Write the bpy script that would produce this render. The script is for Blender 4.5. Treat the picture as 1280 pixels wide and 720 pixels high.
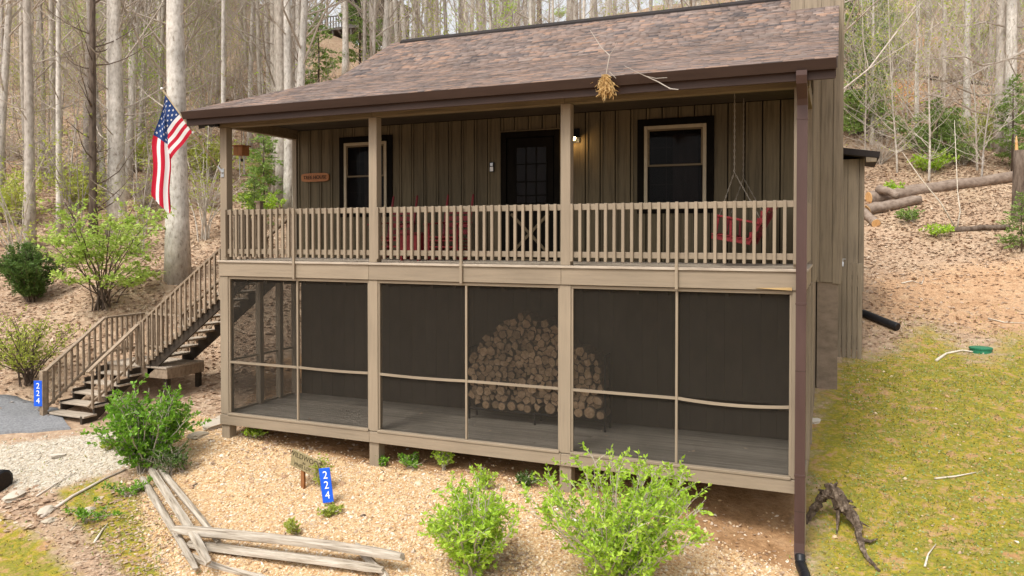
import bpy, bmesh, math, random
import numpy as np
from mathutils import Matrix, Vector, Euler
R = math.radians
random.seed(7); RNG = np.random.default_rng(11)
for o in list(bpy.data.objects): bpy.data.objects.remove(o)
S = bpy.context.scene; COL = S.collection

# ------------------------------------------------------------------ camera
FPX, YAW, PIT = 964.28, 0.39974, 0.019133
CAM = np.array([0.3715, -10.679, 3.4255]); PPY = 313.68
cd = bpy.data.cameras.new('camera'); co = bpy.data.objects.new('camera', cd); COL.objects.link(co)
cd.sensor_width = 36; cd.lens = FPX / 1280 * 36; cd.shift_y = -(360 - PPY) / 1280
cd.clip_start = 0.1; cd.clip_end = 1000
co.location = CAM; co.rotation_euler = (R(90) - PIT, 0, YAW); S.camera = co
# ------------------------------------------------------------------ sky and sun (bright overcast)
SUN_EL, SUN_AZ = R(55), R(192)          # azimuth measured like the sky's sun_rotation (from +Y, clockwise)
w = bpy.data.worlds.new('World'); S.world = w; w.use_nodes = True
nt = w.node_tree; nt.nodes.clear()
sky = nt.nodes.new('ShaderNodeTexSky'); sky.sky_type = 'NISHITA'; sky.sun_disc = False
sky.sun_elevation = SUN_EL; sky.sun_rotation = SUN_AZ; sky.dust_density = 4.0; sky.air_density = 1.2; sky.ozone_density = 1.0
hs = nt.nodes.new('ShaderNodeHueSaturation'); hs.inputs['Saturation'].default_value = 0.12
bg = nt.nodes.new('ShaderNodeBackground'); bg.inputs['Strength'].default_value = 0.15
wo = nt.nodes.new('ShaderNodeOutputWorld')
nt.links.new(sky.outputs[0], hs.inputs['Color']); nt.links.new(hs.outputs[0], bg.inputs['Color']); nt.links.new(bg.outputs[0], wo.inputs['Surface'])
sd = bpy.data.lights.new('sun', 'SUN'); sd.energy = 1.5; sd.angle = R(14); sd.color = (1.0, 0.95, 0.87)
so = bpy.data.objects.new('sun', sd); COL.objects.link(so)
sdir = Vector((math.sin(SUN_AZ) * math.cos(SUN_EL), math.cos(SUN_AZ) * math.cos(SUN_EL), math.sin(SUN_EL)))
so.rotation_euler = sdir.to_track_quat('Z', 'Y').to_euler(); so.location = (0, 0, 40)
S.view_settings.view_transform = 'Standard'; S.view_settings.look = 'None'
S.view_settings.gamma = 1; S.view_settings.exposure = 0.72
S.view_settings.use_curve_mapping = False
S.render.engine = 'CYCLES'
S.cycles.transparent_max_bounces = 16

# ------------------------------------------------------------------ pixel -> world helpers
_F = np.array([-math.sin(YAW) * math.cos(PIT), math.cos(YAW) * math.cos(PIT), -math.sin(PIT)])
_R = np.array([math.cos(YAW), math.sin(YAW), 0]); _U = np.cross(_R, _F)
def ray(u, v): return _F + _R * (u - 640) / FPX + _U * (PPY - v) / FPX
def at_depth(u, v, d): return CAM + ray(u, v) * d
def on(u, v, ax, val):
    d = ray(u, v); i = 'XYZ'.index(ax); return CAM + d * (val - CAM[i]) / d[i]

# ------------------------------------------------------------------ materials
MATS = {}
def mat(name, cols, scale=(6, 6, 6), rough=0.75, bump=0.15, rnd=0.0, island=0.0, detail=5, spec=0.3, metal=0, hue=0.0, big=0.0, sss=None, local=False):
    """cols: list of linear rgb spread over a noise ramp; rnd / island: brightness spread by object / loose piece."""
    m = bpy.data.materials.new(name); m.use_nodes = True; N = m.node_tree.nodes; L = m.node_tree.links
    b = N['Principled BSDF']; b.inputs['Roughness'].default_value = rough; b.inputs['Metallic'].default_value = metal
    b.inputs['Specular IOR Level'].default_value = spec
    g = N.new('ShaderNodeNewGeometry'); mp = N.new('ShaderNodeMapping'); mp.inputs['Scale'].default_value = scale
    tc = N.new('ShaderNodeTexCoord'); L.new(tc.outputs['Object'] if local else g.outputs['Position'], mp.inputs['Vector'])
    nz = N.new('ShaderNodeTexNoise'); nz.inputs['Scale'].default_value = 1; nz.inputs['Detail'].default_value = detail; nz.inputs['Roughness'].default_value = 0.65
    oi = N.new('ShaderNodeObjectInfo')
    ad = N.new('ShaderNodeVectorMath'); ad.operation = 'MULTIPLY_ADD'
    cmb = N.new('ShaderNodeCombineXYZ')
    for k in range(3): L.new(oi.outputs['Random'], cmb.inputs[k])
    ad.inputs[1].default_value = (37, 23, 51) if rnd else (0, 0, 0)
    L.new(cmb.outputs[0], ad.inputs[0]); L.new(mp.outputs[0], ad.inputs[2]); L.new(ad.outputs[0], nz.inputs['Vector'])
    fac = nz.outputs['Fac']
    if island:
        mx = N.new('ShaderNodeMath'); mx.operation = 'ADD'; L.new(g.outputs['Random Per Island'], mx.inputs[0]); L.new(oi.outputs['Random'], mx.inputs[1])
        fr = N.new('ShaderNodeMath'); fr.operation = 'FRACT'; L.new(mx.outputs[0], fr.inputs[0])
        mm = N.new('ShaderNodeMix'); mm.data_type = 'FLOAT'; mm.inputs['Factor'].default_value = island
        L.new(nz.outputs['Fac'], mm.inputs['A']); L.new(fr.outputs[0], mm.inputs['B']); fac = mm.outputs['Result']
    rp = N.new('ShaderNodeValToRGB'); el = rp.color_ramp.elements
    n = len(cols); lo, hi = (0.0, 1.0) if island > .6 else (0.3, 0.7)
    for i, c in enumerate(cols):
        p = lo + (hi - lo) * i / max(1, n - 1)
        e = el[i] if i < 2 else el.new(p)
        e.position = p; e.color = (*c, 1)
    L.new(fac, rp.inputs['Fac']); col = rp.outputs['Color']
    if rnd or big:
        hv = N.new('ShaderNodeHueSaturation'); L.new(col, hv.inputs['Color'])
        mr = N.new('ShaderNodeMapRange'); mr.inputs['To Min'].default_value = 1 - rnd; mr.inputs['To Max'].default_value = 1 + rnd
        L.new(oi.outputs['Random'], mr.inputs['Value']); val = mr.outputs['Result']
        if big:
            n2 = N.new('ShaderNodeTexNoise'); n2.inputs['Scale'].default_value = 1.1; n2.inputs['Detail'].default_value = 6; L.new(g.outputs['Position'], n2.inputs['Vector'])
            m2 = N.new('ShaderNodeMapRange'); m2.inputs['From Min'].default_value = .3; m2.inputs['From Max'].default_value = .7
            m2.inputs['To Min'].default_value = 1 - big; m2.inputs['To Max'].default_value = 1 + big; L.new(n2.outputs['Fac'], m2.inputs['Value'])
            mu = N.new('ShaderNodeMath'); mu.operation = 'MULTIPLY'; L.new(val, mu.inputs[0]); L.new(m2.outputs['Result'], mu.inputs[1]); val = mu.outputs[0]
        L.new(val, hv.inputs['Value'])
        if hue:
            mh = N.new('ShaderNodeMapRange'); mh.inputs['To Min'].default_value = .5 - hue; mh.inputs['To Max'].default_value = .5 + hue
            L.new(oi.outputs['Random'], mh.inputs['Value']); L.new(mh.outputs['Result'], hv.inputs['Hue'])
        col = hv.outputs['Color']
    L.new(col, b.inputs['Base Color'])
    if bump:
        bp = N.new('ShaderNodeBump'); bp.inputs['Strength'].default_value = bump; bp.inputs['Distance'].default_value = 0.02
        L.new(nz.outputs['Fac'], bp.inputs['Height']); L.new(bp.outputs[0], b.inputs['Normal'])
    if sss:                                   # thin leaves let light through
        tr = N.new('ShaderNodeBsdfTranslucent'); L.new(col, tr.inputs['Color']); ms = N.new('ShaderNodeMixShader'); ms.inputs[0].default_value = sss
        L.new(b.outputs[0], ms.inputs[1]); L.new(tr.outputs[0], ms.inputs[2]); L.new(ms.outputs[0], N['Material Output'].inputs['Surface'])
    MATS[name] = m; return m

def shade(c, k): return tuple(x * k for x in c)
TAN = (0.262, 0.206, 0.145)
mat('paint_h', [shade(TAN, .88), TAN, shade(TAN, 1.07)], (1.5, 14, 26), .7, .2, rnd=.07, big=.08)
mat('paint_v', [shade(TAN, .88), TAN, shade(TAN, 1.07)], (26, 26, 1.5), .7, .2, rnd=.07, big=.08)
WAL_SHADE = (0.106, 0.081, 0.045)  # same brown paint, base colour darkened to carry the shade under the porch roof
mat('wall_shade_v', [shade(WAL_SHADE, .62), WAL_SHADE, shade(WAL_SHADE, 1.2)], (22, 22, 1.3), .75, .25, rnd=.13, big=.12)
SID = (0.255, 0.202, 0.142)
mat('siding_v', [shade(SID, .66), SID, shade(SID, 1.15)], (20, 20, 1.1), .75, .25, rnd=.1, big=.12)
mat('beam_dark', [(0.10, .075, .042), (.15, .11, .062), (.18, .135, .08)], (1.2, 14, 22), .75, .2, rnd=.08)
mat('stair_wood', [(.17, .125, .085), (.26, .195, .135), (.32, .245, .175)], (14, 14, 10), .75, .2, rnd=.1, big=.1)
mat('tread_wood', [(.26, .21, .16), (.38, .315, .245), (.46, .39, .31)], (2, 18, 18), .8, .2, rnd=.1)
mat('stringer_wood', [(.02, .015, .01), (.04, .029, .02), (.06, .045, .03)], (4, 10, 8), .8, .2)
mat('black_trim', [(.005, .004, .003), (.010, .008, .006)], (10, 10, 4), .8, .1, spec=.05)
mat('cream_frame', [(.34, .28, .19), (.42, .35, .24)], (8, 8, 8), .6, .05)
mat('gutter_brown', [(.042, .025, .019), (.06, .036, .028)], (1, 6, 6), .5, .05, spec=.2)
mat('downspout_brown', [(.06, .032, .026), (.08, .045, .038)], (5, 5, 1), .45, .05, spec=.3)
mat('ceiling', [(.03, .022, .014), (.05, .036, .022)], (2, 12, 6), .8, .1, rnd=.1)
mat('deck_grey', [(.21, .18, .145), (.30, .26, .21), (.36, .315, .26)], (1.2, 18, 8), .8, .15, rnd=.14)
mat('block_wall', [(.19, .145, .105), (.25, .19, .14), (.29, .225, .17)], (5, 5, 9), .85, .3, rnd=.05, big=.1)
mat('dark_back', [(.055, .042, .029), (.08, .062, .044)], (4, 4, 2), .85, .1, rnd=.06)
mat('shingle', [(.10, .074, .064), (.205, .145, .118), (.14, .115, .108), (.30, .19, .135), (.22, .16, .135), (.085, .072, .072), (.255, .195, .165), (.18, .13, .11)], (60, 60, 60), .9, .08, island=.96, big=.22)
mat('roof_deck', [(.09, .07, .06), (.12, .09, .08)], (8, 8, 8), .9, .2)
mat('ridge_black', [(.018, .014, .013), (.03, .022, .02)], (8, 8, 8), .8, .2)
mat('gate_black', [(.01, .01, .01), (.02, .02, .02)], (8, 8, 8), .5, .05)
mat('red_paint', [(.11, .009, .011), (.17, .013, .016), (.21, .022, .024)], (9, 9, 9), .5, .1, rnd=.08)
mat('bark_pale', [(.20, .165, .13), (.46, .415, .36), (.56, .515, .46), (.66, .62, .56)], (13, 13, 7), .9, .8, rnd=.1, detail=10, big=.25)
mat('bark_grey', [(.22, .185, .15), (.40, .35, .30), (.53, .475, .415)], (11, 11, 5), .9, .7, rnd=.26, detail=8, hue=.01)
mat('bark_dark', [(.05, .036, .026), (.11, .08, .06), (.17, .13, .1)], (12, 12, 3), .95, .6, rnd=.2)
mat('twig', [(.28, .23, .185), (.42, .36, .30), (.53, .47, .41)], (3, 3, 3), .9, 0, rnd=.2)
mat('leaf_spring', [(.36, .42, .06), (.48, .52, .10), (.30, .40, .05)], (2, 2, 2), .6, 0, island=.8, rnd=.1, sss=.4)
mat('leaf_lime', [(.28, .46, .03), (.42, .62, .06), (.54, .70, .11)], (2, 2, 2), .55, 0, island=.8, sss=.4)
mat('leaf_green', [(.09, .22, .016), (.18, .37, .03), (.30, .50, .06)], (2, 2, 2), .55, 0, island=.8, sss=.35)
mat('leaf_maple', [(.30, .46, .06), (.44, .58, .12), (.55, .64, .18)], (2, 2, 2), .55, 0, island=.8, sss=.4)
mat('leaf_dark', [(.055, .11, .02), (.10, .175, .035), (.15, .24, .055)], (2, 2, 2), .6, 0, island=.8, sss=.3)
mat('leaf_hemlock', [(.13, .21, .045), (.22, .33, .075), (.34, .45, .13)], (2, 2, 2), .6, 0, island=.8, rnd=.12, sss=.3)
mat('dead_needles', [(.48, .28, .10), (.64, .42, .17), (.74, .54, .26)], (2, 2, 2), .7, 0, island=.8, sss=.3)
mat('gravel', [(.36, .19, .08), (.56, .36, .18), (.66, .48, .29), (.50, .30, .14), (.72, .58, .40), (.36, .22, .13), (.78, .70, .58), (.60, .40, .20)], (20, 20, 20), .9, .2, island=.9)
mat('pale_stone', [(.42, .36, .28), (.56, .50, .42), (.36, .30, .22), (.64, .59, .51)], (14, 14, 14), .9, .3, island=.85)
mat('leaf_litter', [(.26, .155, .095), (.42, .28, .185), (.52, .38, .27), (.33, .205, .13), (.60, .48, .36), (.45, .31, .21)], (20, 20, 20), .8, 0, island=.9, sss=.15)
mat('moss', [(.36, .25, .13), (.17, .22, .045), (.40, .29, .03), (.30, .26, .03), (.15, .23, .055), (.44, .33, .045), (.22, .27, .06), (.44, .33, .17)], (2.6, 2.6, 2.6), .85, 0, island=.5, sss=.2)
mat('asphalt', [(.13, .13, .135), (.19, .19, .195), (.25, .25, .25)], (25, 25, 25), .9, .4, big=.12)
mat('old_rail', [(.11, .085, .06), (.34, .285, .22), (.46, .40, .325), (.58, .52, .44)], (1.6, 26, 26), .85, .9, rnd=.14, detail=8, local=True)
mat('clover', [(.10, .18, .05), (.26, .37, .11), (.17, .27, .07), (.34, .42, .20), (.36, .24, .13)], (3, 3, 3), .7, 0, island=.85, sss=.2)
mat('drift', [(.03, .02, .014), (.10, .07, .048), (.29, .225, .17)], (18, 18, 9), .9, 1.0, detail=8)
mat('log_bark', [(.15, .11, .085), (.26, .195, .15), (.34, .27, .22)], (5, 8, 8), .9, .5, rnd=.1, detail=8)
mat('log_cut', [(.50, .25, .09), (.62, .36, .15), (.68, .45, .22)], (12, 12, 12), .8, .1, rnd=.1)
mat('wood_end', [(.26, .155, .085), (.41, .265, .155), (.54, .375, .24)], (14, 14, 14), .85, .1, rnd=.28)
mat('wood_bark', [(.10, .07, .048), (.19, .135, .095)], (14, 6, 14), .9, .4, rnd=.2)
mat('rack_black', [(.015, .014, .013), (.025, .023, .022)], (6, 6, 6), .5, .05)
mat('blue_sign', [(.008, .085, .58), (.012, .11, .68)], (3, 3, 3), .45, .02)
mat('white_letter', [(.82, .82, .82), (.86, .86, .86)], (3, 3, 3), .6, 0)
mat('sign_wood', [(.19, .15, .075), (.27, .22, .115), (.34, .28, .16)], (30, 4, 12), .85, .3)
mat('ink_brown', [(.03, .022, .01), (.05, .036, .016)], (20, 20, 20), .8, 0)
mat('orange_wood', [(.20, .07, .02), (.32, .12, .035), (.38, .16, .05)], (2, 10, 16), .5, .1)
mat('ink_black', [(.012, .008, .006), (.03, .018, .012)], (20, 20, 20), .8, 0)
mat('box_wood', [(.21, .085, .03), (.32, .14, .05)], (14, 14, 3), .75, .1)
mat('flag_red', [(.48, .008, .028), (.60, .014, .045)], (3, 3, 3), .75, 0, sss=.25)
mat('flag_white', [(.76, .75, .75), (.82, .81, .81)], (3, 3, 3), .75, 0, sss=.25)
mat('flag_blue', [(.012, .04, .15), (.018, .055, .20)], (3, 3, 3), .75, 0, sss=.2)
mat('pole_wood', [(.25, .19, .11), (.36, .28, .17)], (10, 10, 10), .4, .05)
mat('steel', [(.42, .42, .42), (.52, .52, .52)], (8, 8, 8), .35, .03, metal=.9)
mat('chain', [(.22, .19, .15), (.32, .28, .23)], (30, 30, 30), .5, .1, metal=.5)
mat('black_plastic', [(.010, .010, .012), (.018, .018, .02)], (4, 4, 4), .4, .05)
mat('green_plastic', [(.02, .16, .08), (.035, .22, .12)], (6, 6, 6), .5, .05)
mat('pale_stick', [(.42, .35, .27), (.60, .53, .43), (.68, .62, .53)], (8, 8, 8), .85, .3)
mat('splinter', [(.38, .25, .10), (.45, .31, .15)], (8, 8, 8), .8, .1)
mat('curtain', [(.05, .03, .025), (.11, .07, .06)], (14, 14, 3), .9, .1)
mat('white_plastic', [(.72, .73, .72), (.78, .78, .77)], (5, 5, 5), .5, 0)
mat('far_wood', [(.10, .09, .08), (.16, .145, .13)], (3, 3, 3), .8, .1)
def glass_mat(name, col, alpha, rough, spec=.12):
    m = bpy.data.materials.new(name); m.use_nodes = True; N = m.node_tree.nodes; L = m.node_tree.links
    b = N['Principled BSDF']; b.inputs['Base Color'].default_value = (*col, 1); b.inputs['Roughness'].default_value = rough; b.inputs['Specular IOR Level'].default_value = spec
    t = N.new('ShaderNodeBsdfTransparent'); ms = N.new('ShaderNodeMixShader'); ms.inputs[0].default_value = alpha
    L.new(t.outputs[0], ms.inputs[1]); L.new(b.outputs[0], ms.inputs[2]); L.new(ms.outputs[0], N['Material Output'].inputs['Surface'])
    MATS[name] = m; return m
glass_mat('window_glass', (.010, .009, .009), .5, .04, .07)
# insect screen: a fine weave, so part of the light goes straight through it
m = glass_mat('insect_screen', (.040, .034, .027), .3, .9, .05); N = m.node_tree.nodes; L = m.node_tree.links
g = N.new('ShaderNodeNewGeometry'); n1 = N.new('ShaderNodeTexNoise'); n1.inputs['Scale'].default_value = 1.3; n1.inputs['Detail'].default_value = 4
n2 = N.new('ShaderNodeTexNoise'); n2.inputs['Scale'].default_value = 38; n2.inputs['Detail'].default_value = 1
L.new(g.outputs['Position'], n1.inputs['Vector']); L.new(g.outputs['Position'], n2.inputs['Vector'])
mr = N.new('ShaderNodeMapRange'); mr.inputs['To Min'].default_value = .20; mr.inputs['To Max'].default_value = .42; L.new(n1.outputs['Fac'], mr.inputs['Value'])
gt = N.new('ShaderNodeMath'); gt.operation = 'GREATER_THAN'; gt.inputs[1].default_value = .77; L.new(n2.outputs['Fac'], gt.inputs[0])
ms = N.new('ShaderNodeMath'); ms.operation = 'MULTIPLY_ADD'; ms.inputs[1].default_value = .0; L.new(gt.outputs[0], ms.inputs[0]); L.new(mr.outputs['Result'], ms.inputs[2])
L.new(ms.outputs[0], [x for x in N if x.type == 'MIX_SHADER'][0].inputs[0])
def emis(name, col, st):
    m = bpy.data.materials.new(name); m.use_nodes = True; b = m.node_tree.nodes['Principled BSDF']
    b.inputs['Base Color'].default_value = (*col, 1); b.inputs['Emission Color'].default_value = (*col, 1); b.inputs['Emission Strength'].default_value = st; MATS[name] = m
emis('bulb', (1, .78, .42), 9)

# ------------------------------------------------------------------ object helpers
def wm(o):
    m = o.matrix_basis.copy()
    return wm(o.parent) @ o.matrix_parent_inverse @ m if o.parent else m
def attach(o, p):
    if p is not None:
        o.parent = p; o.matrix_parent_inverse = wm(p).inverted()
def tag(o, label=None, cat=None, group=None, kind=None):
    for k, v in (('label', label), ('category', cat), ('group', group), ('kind', kind)):
        if v: o[k] = v
    return o
def thing(name, label, cat, loc=(0, 0, 0), rz=0, group=None):
    o = bpy.data.objects.new(name, None); o.empty_display_size = .2; COL.objects.link(o); o.location = tuple(float(x) for x in loc); o.rotation_euler = (0, 0, rz)
    return tag(o, label, cat, group)
def place(name, me, parent=None, loc=(0, 0, 0), rot=(0, 0, 0), scale=None):
    o = bpy.data.objects.new(name, me); COL.objects.link(o); o.location = tuple(float(x) for x in loc); o.rotation_euler = rot
    if scale: o.scale = scale
    attach(o, parent); return o
BOX = {}
def boxmesh(sx, sy, sz, material, bev=.004):
    key = (round(sx, 3), round(sy, 3), round(sz, 3), material, bev)
    if key in BOX: return BOX[key]
    bm = bmesh.new(); bmesh.ops.create_cube(bm, size=1); bmesh.ops.scale(bm, vec=(sx, sy, sz), verts=bm.verts)
    if bev: bmesh.ops.bevel(bm, geom=bm.edges[:], offset=min(bev, .3 * min(sx, sy, sz)), segments=1, affect='EDGES')
    me = bpy.data.meshes.new('box'); bm.to_mesh(me); bm.free(); me.materials.append(MATS[material]); BOX[key] = me; return me
def box(name, x0, x1, y0, y1, z0, z1, material, parent=None, bev=.004):
    """axis-aligned box from its bounds"""
    return place(name, boxmesh(abs(x1 - x0), abs(y1 - y0), abs(z1 - z0), material, bev), parent, ((x0 + x1) / 2, (y0 + y1) / 2, (z0 + z1) / 2))
def bar(name, a, b, wdt, thk, material, parent=None, bev=.004, up=(0, 0, 1)):
    """board from a to b; wdt is measured across, thk along up"""
    a = Vector(a); b = Vector(b); d = b - a; L_ = d.length; x = d.normalized(); u = Vector(up); y = u.cross(x).normalized(); z = x.cross(y)
    o = place(name, boxmesh(L_, wdt, thk, material, bev)); o.matrix_basis = Matrix.Translation((a + b) / 2) @ Matrix((x, y, z)).transposed().to_4x4()
    attach(o, parent); return o
class MB:
    def __init__(s): s.v = []; s.f = []; s.m = []
    def add(s, vs, fs, mi=0):
        n = len(s.v); s.v += [tuple(map(float, p)) for p in vs]; s.f += [tuple(i + n for i in f) for f in fs]; s.m += [mi] * len(fs)
    def tube(s, pts, rad, n=8, mi=0, cap=True, capmi=None, wob=0):
        pts = [Vector(p) for p in pts]; k = len(pts)
        if not hasattr(rad, '__len__'): rad = [rad] * k
        vs = []; ref = Vector((0.31, .17, .93))
        for i, p in enumerate(pts):
            t = (pts[min(i + 1, k - 1)] - pts[max(i - 1, 0)]).normalized()
            a = t.cross(ref); a = a.normalized() if a.length > .05 else t.cross(Vector((1, 0, 0))).normalized(); b = t.cross(a)
            for j in range(n):
                q = 2 * math.pi * j / n; r = rad[i] * (1 + (random.uniform(-wob, wob) if wob else 0)); vs.append(p + a * (r * math.cos(q)) + b * (r * math.sin(q)))
        fs = [(i * n + j, i * n + (j + 1) % n, (i + 1) * n + (j + 1) % n, (i + 1) * n + j) for i in range(k - 1) for j in range(n)]
        s.add(vs, fs, mi)
        if cap:
            c = len(s.v) - len(vs); s.f += [tuple(c + j for j in range(n))[::-1], tuple(c + (k - 1) * n + j for j in range(n))]; s.m += [mi if capmi is None else capmi] * 2
    def box(s, x0, x1, y0, y1, z0, z1, mi=0):
        s.add([(x, y, z) for x in (x0, x1) for y in (y0, y1) for z in (z0, z1)], [(0, 1, 3, 2), (4, 6, 7, 5), (0, 4, 5, 1), (2, 3, 7, 6), (0, 2, 6, 4), (1, 5, 7, 3)], mi)
    def mesh(s, name, mats, smooth=False):
        me = bpy.data.meshes.new(name); me.from_pydata(s.v, [], s.f); me.update()
        for m in (mats if isinstance(mats, (list, tuple)) else [mats]): me.materials.append(MATS[m])
        me.polygons.foreach_set('material_index', s.m)
        if smooth: me.polygons.foreach_set('use_smooth', [True] * len(me.polygons))
        return me
    def build(s, name, mats, parent=None, smooth=False): return place(name, s.mesh(name, mats, smooth), parent)
def np_mesh(name, v, f, mats, mi=None, smooth=False):
    v = np.asarray(v, np.float32).reshape(-1, 3); f = np.asarray(f, np.int32); k = f.shape[1]
    me = bpy.data.meshes.new(name); me.vertices.add(len(v)); me.vertices.foreach_set('co', v.ravel())
    me.loops.add(f.size); me.loops.foreach_set('vertex_index', f.ravel()); me.polygons.add(len(f))
    me.polygons.foreach_set('loop_start', np.arange(0, f.size, k, dtype=np.int32)); me.polygons.foreach_set('loop_total', np.full(len(f), k, np.int32))
    if smooth: me.polygons.foreach_set('use_smooth', np.ones(len(f), bool))
    for m in (mats if isinstance(mats, (list, tuple)) else [mats]): me.materials.append(MATS[m])
    if mi is not None: me.polygons.foreach_set('material_index', np.asarray(mi, np.int32))
    me.update(calc_edges=True); me.validate(); return me
def leaves(pos, size, flat=.5, ratio=.5, dirs=None):
    """rhombic leaves: N x 4 corners, random heading; flat 0 = any tilt, 1 = lying level"""
    n = len(pos); d = RNG.normal(size=(n, 3)) if dirs is None else dirs + RNG.normal(size=(n, 3)) * .45
    if dirs is None: d[:, 2] *= (1 - flat)
    d /= np.linalg.norm(d, axis=1)[:, None] + 1e-9
    r = RNG.normal(size=(n, 3)); r[:, 2] *= (1 - flat) ; s = np.cross(d, r); up = np.tile([0, 0, 1.], (n, 1)); s = s * (1 - flat) + np.cross(d, up) * flat
    s /= np.linalg.norm(s, axis=1)[:, None] + 1e-9
    L_ = (np.asarray(size) * RNG.uniform(.6, 1.3, n))[:, None]; W_ = L_ * ratio * .5
    nrm = np.cross(d, s)
    v = np.stack([pos, pos + d * L_ * .5 + s * W_ + nrm * L_ * .08, pos + d * L_, pos + d * L_ * .5 - s * W_ + nrm * L_ * .08], 1)
    return v.reshape(-1, 3), np.arange(4 * n).reshape(n, 4)
def text_mesh(s, size, material, depth=.004):
    c = bpy.data.curves.new('lettering', 'FONT'); c.body = s; c.size = size; c.align_x = 'CENTER'; c.align_y = 'CENTER'; c.extrude = depth
    o = bpy.data.objects.new('lettering', c); COL.objects.link(o); dg = bpy.context.evaluated_depsgraph_get(); dg.update()
    me = bpy.data.meshes.new_from_object(o.evaluated_get(dg)); bpy.data.objects.remove(o); bpy.data.curves.remove(c)
    me.materials.clear(); me.materials.append(MATS[material]); return me

# ------------------------------------------------------------------ terrain
_near = [(-9.6, 0, -.15), (-6.5, 0, -.3), (-3.3, 0, -.3), (-.1, 0, -.72), (-9.6, 2, -.05), (-6, 2, -.1), (-3, 2, -.1), (.2, 2, -.2), (-5, 6, .2), (-9.8, 6, .6),
 (.3, 5.5, .45), (.9, 8, .92), (-5, 10, 1.5), (-9.8, 10, 2.2), (.5, 11, 1.7), (-7.3, -1, -.5), (-4.5, -2.5, -.62), (-2, -2, -.72), (0, -1.2, -.92), (2.4, -.2, -.6),
 (2.5, -3, -1), (-1, -5, -1.2), (-5, -5, -1.2), (-8, -4.5, -1.05), (-10.4, -1.3, -.5), (-12, -2.6, -.7), (-10.3, -3.4, -.95), (-13.3, -.7, -.17), (-14.5, -1.2, -.2), (-16.5, -2.4, -.25),
 (-13.4, -.2, -.17), (-13.4, 1.5, .1), (-12, 1.5, .1), (-11, 1.5, .05), (-11.5, 0, -.12), (-3, -12, -1.7), (-12, -10, -1.6), (6, -10, -1.4), (-20, -9, -1.2), (20, -9, -1), (-40, -20, -2), (40, -20, -1.5), (0, -38, -2.5), (-40, 0, .5),
 (3, 3, .03), (3, 6, .6), (3, 9, 1.1), (6, 5, .5), (6, 0, -.5), (14, 2, .2)]
_scr = [(40, 462, 16.5), (45, 375, 20), (130, 387, 18.5), (225, 348, 20), (30, 300, 25), (225, 290, 25), (120, 296, 25), (30, 200, 35), (150, 200, 35), (270, 200, 34), (30, 100, 46), (200, 100, 46),
 (30, 0, 58), (200, 0, 58), (320, 5, 58), (450, 75, 52), (440, 70, 64), (600, 46, 60), (700, 34, 60), (900, 5, 58), (1100, 440, 17), (1230, 440, 16.5), (1100, 345, 21.5), (1250, 340, 21), (1100, 262, 26), (1250, 255, 25),
 (1100, 130, 38), (1250, 130, 37), (1150, 0, 54), (1270, 0, 53), (100, -40, 90), (380, 60, 90), (600, 70, 90), (850, 20, 90), (1200, -70, 90), (500, 90, 130), (100, 0, 130), (1200, -20, 130), (-400, 100, 46), (1750, 100, 38), (-400, -60, 90), (1750, -100, 90), (-400, 330, 19), (1750, 430, 14)]
_P = np.array([list(p) for p in _near] + [at_depth(*s) for s in _scr])
def _tps(P, lam=.0006):
    n = len(P); s = 30.; x = P[:, :2] / s; r2 = ((x[:, None] - x[None]) ** 2).sum(-1); K = np.where(r2 > 0, r2 * np.log(r2 + 1e-12), 0)
    A = np.zeros((n + 3, n + 3)); A[:n, :n] = K + lam * np.eye(n); Q = np.c_[np.ones(n), x]; A[:n, n:] = Q; A[n:, :n] = Q.T
    c = np.linalg.solve(A, np.r_[P[:, 2], 0, 0, 0]); return x, c, s
_tx, _tc, _ts = _tps(_P)
def hgt(x, y):
    x = np.atleast_1d(np.asarray(x, float)); y = np.atleast_1d(np.asarray(y, float)); out = np.empty(len(x))
    for i in range(0, len(x), 20000):
        X = np.c_[x[i:i + 20000], y[i:i + 20000]] / _ts
        r2 = ((X[:, None] - _tx[None]) ** 2).sum(-1); K = r2 * np.log(r2 + 1e-12)
        out[i:i + 20000] = K @ _tc[:-3] + _tc[-3] + X @ _tc[-2:]
    far = np.clip((np.hypot(x + 4, y) - 9) / 20, 0, 1)
    out += far * (.22 * np.sin(x * .83 + .7 * np.sin(y * .6)) * np.sin(y * .71 + 1.1 * np.sin(x * .43))) + .018 * np.sin(x * 3.1 + y * 1.7) * np.sin(y * 2.7 - x)
    return out
def h1(x, y): return float(hgt(x, y)[0])
def gp(u, v):
    """where the ray through a pixel meets the ground"""
    d = ray(u, v); t = np.linspace(4, 120, 900); p = CAM + d * t[:, None]; dz = p[:, 2] - hgt(p[:, 0], p[:, 1])
    i = np.argmax(dz < 0)
    if dz[i] >= 0: i = len(t) - 1
    a, b = t[i - 1], t[i]
    for _ in range(18):
        m = (a + b) / 2; q = CAM + d * m
        if q[2] < h1(q[0], q[1]): b = m
        else: a = m
    return CAM + d * b
def spacing(segs):
    out = [segs[0][0]]
    for a, b, s in segs:
        n = max(1, round((b - a) / s)); out += list(np.linspace(a, b, n + 1)[1:])
    return np.array(out)
gx = spacing([(-130, -60, 6), (-60, -26, 1.4), (-26, -15, .3), (-15, 5, .11), (5, 14, .4), (14, 40, 1.4), (40, 110, 6)])
gy = spacing([(-60, -16, 4), (-16, -6, .5), (-6, 3, .11), (3, 14, .3), (14, 60, 1.0), (60, 150, 5)])
GX, GY = np.meshgrid(gx, gy); GZ = hgt(GX.ravel(), GY.ravel())
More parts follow.
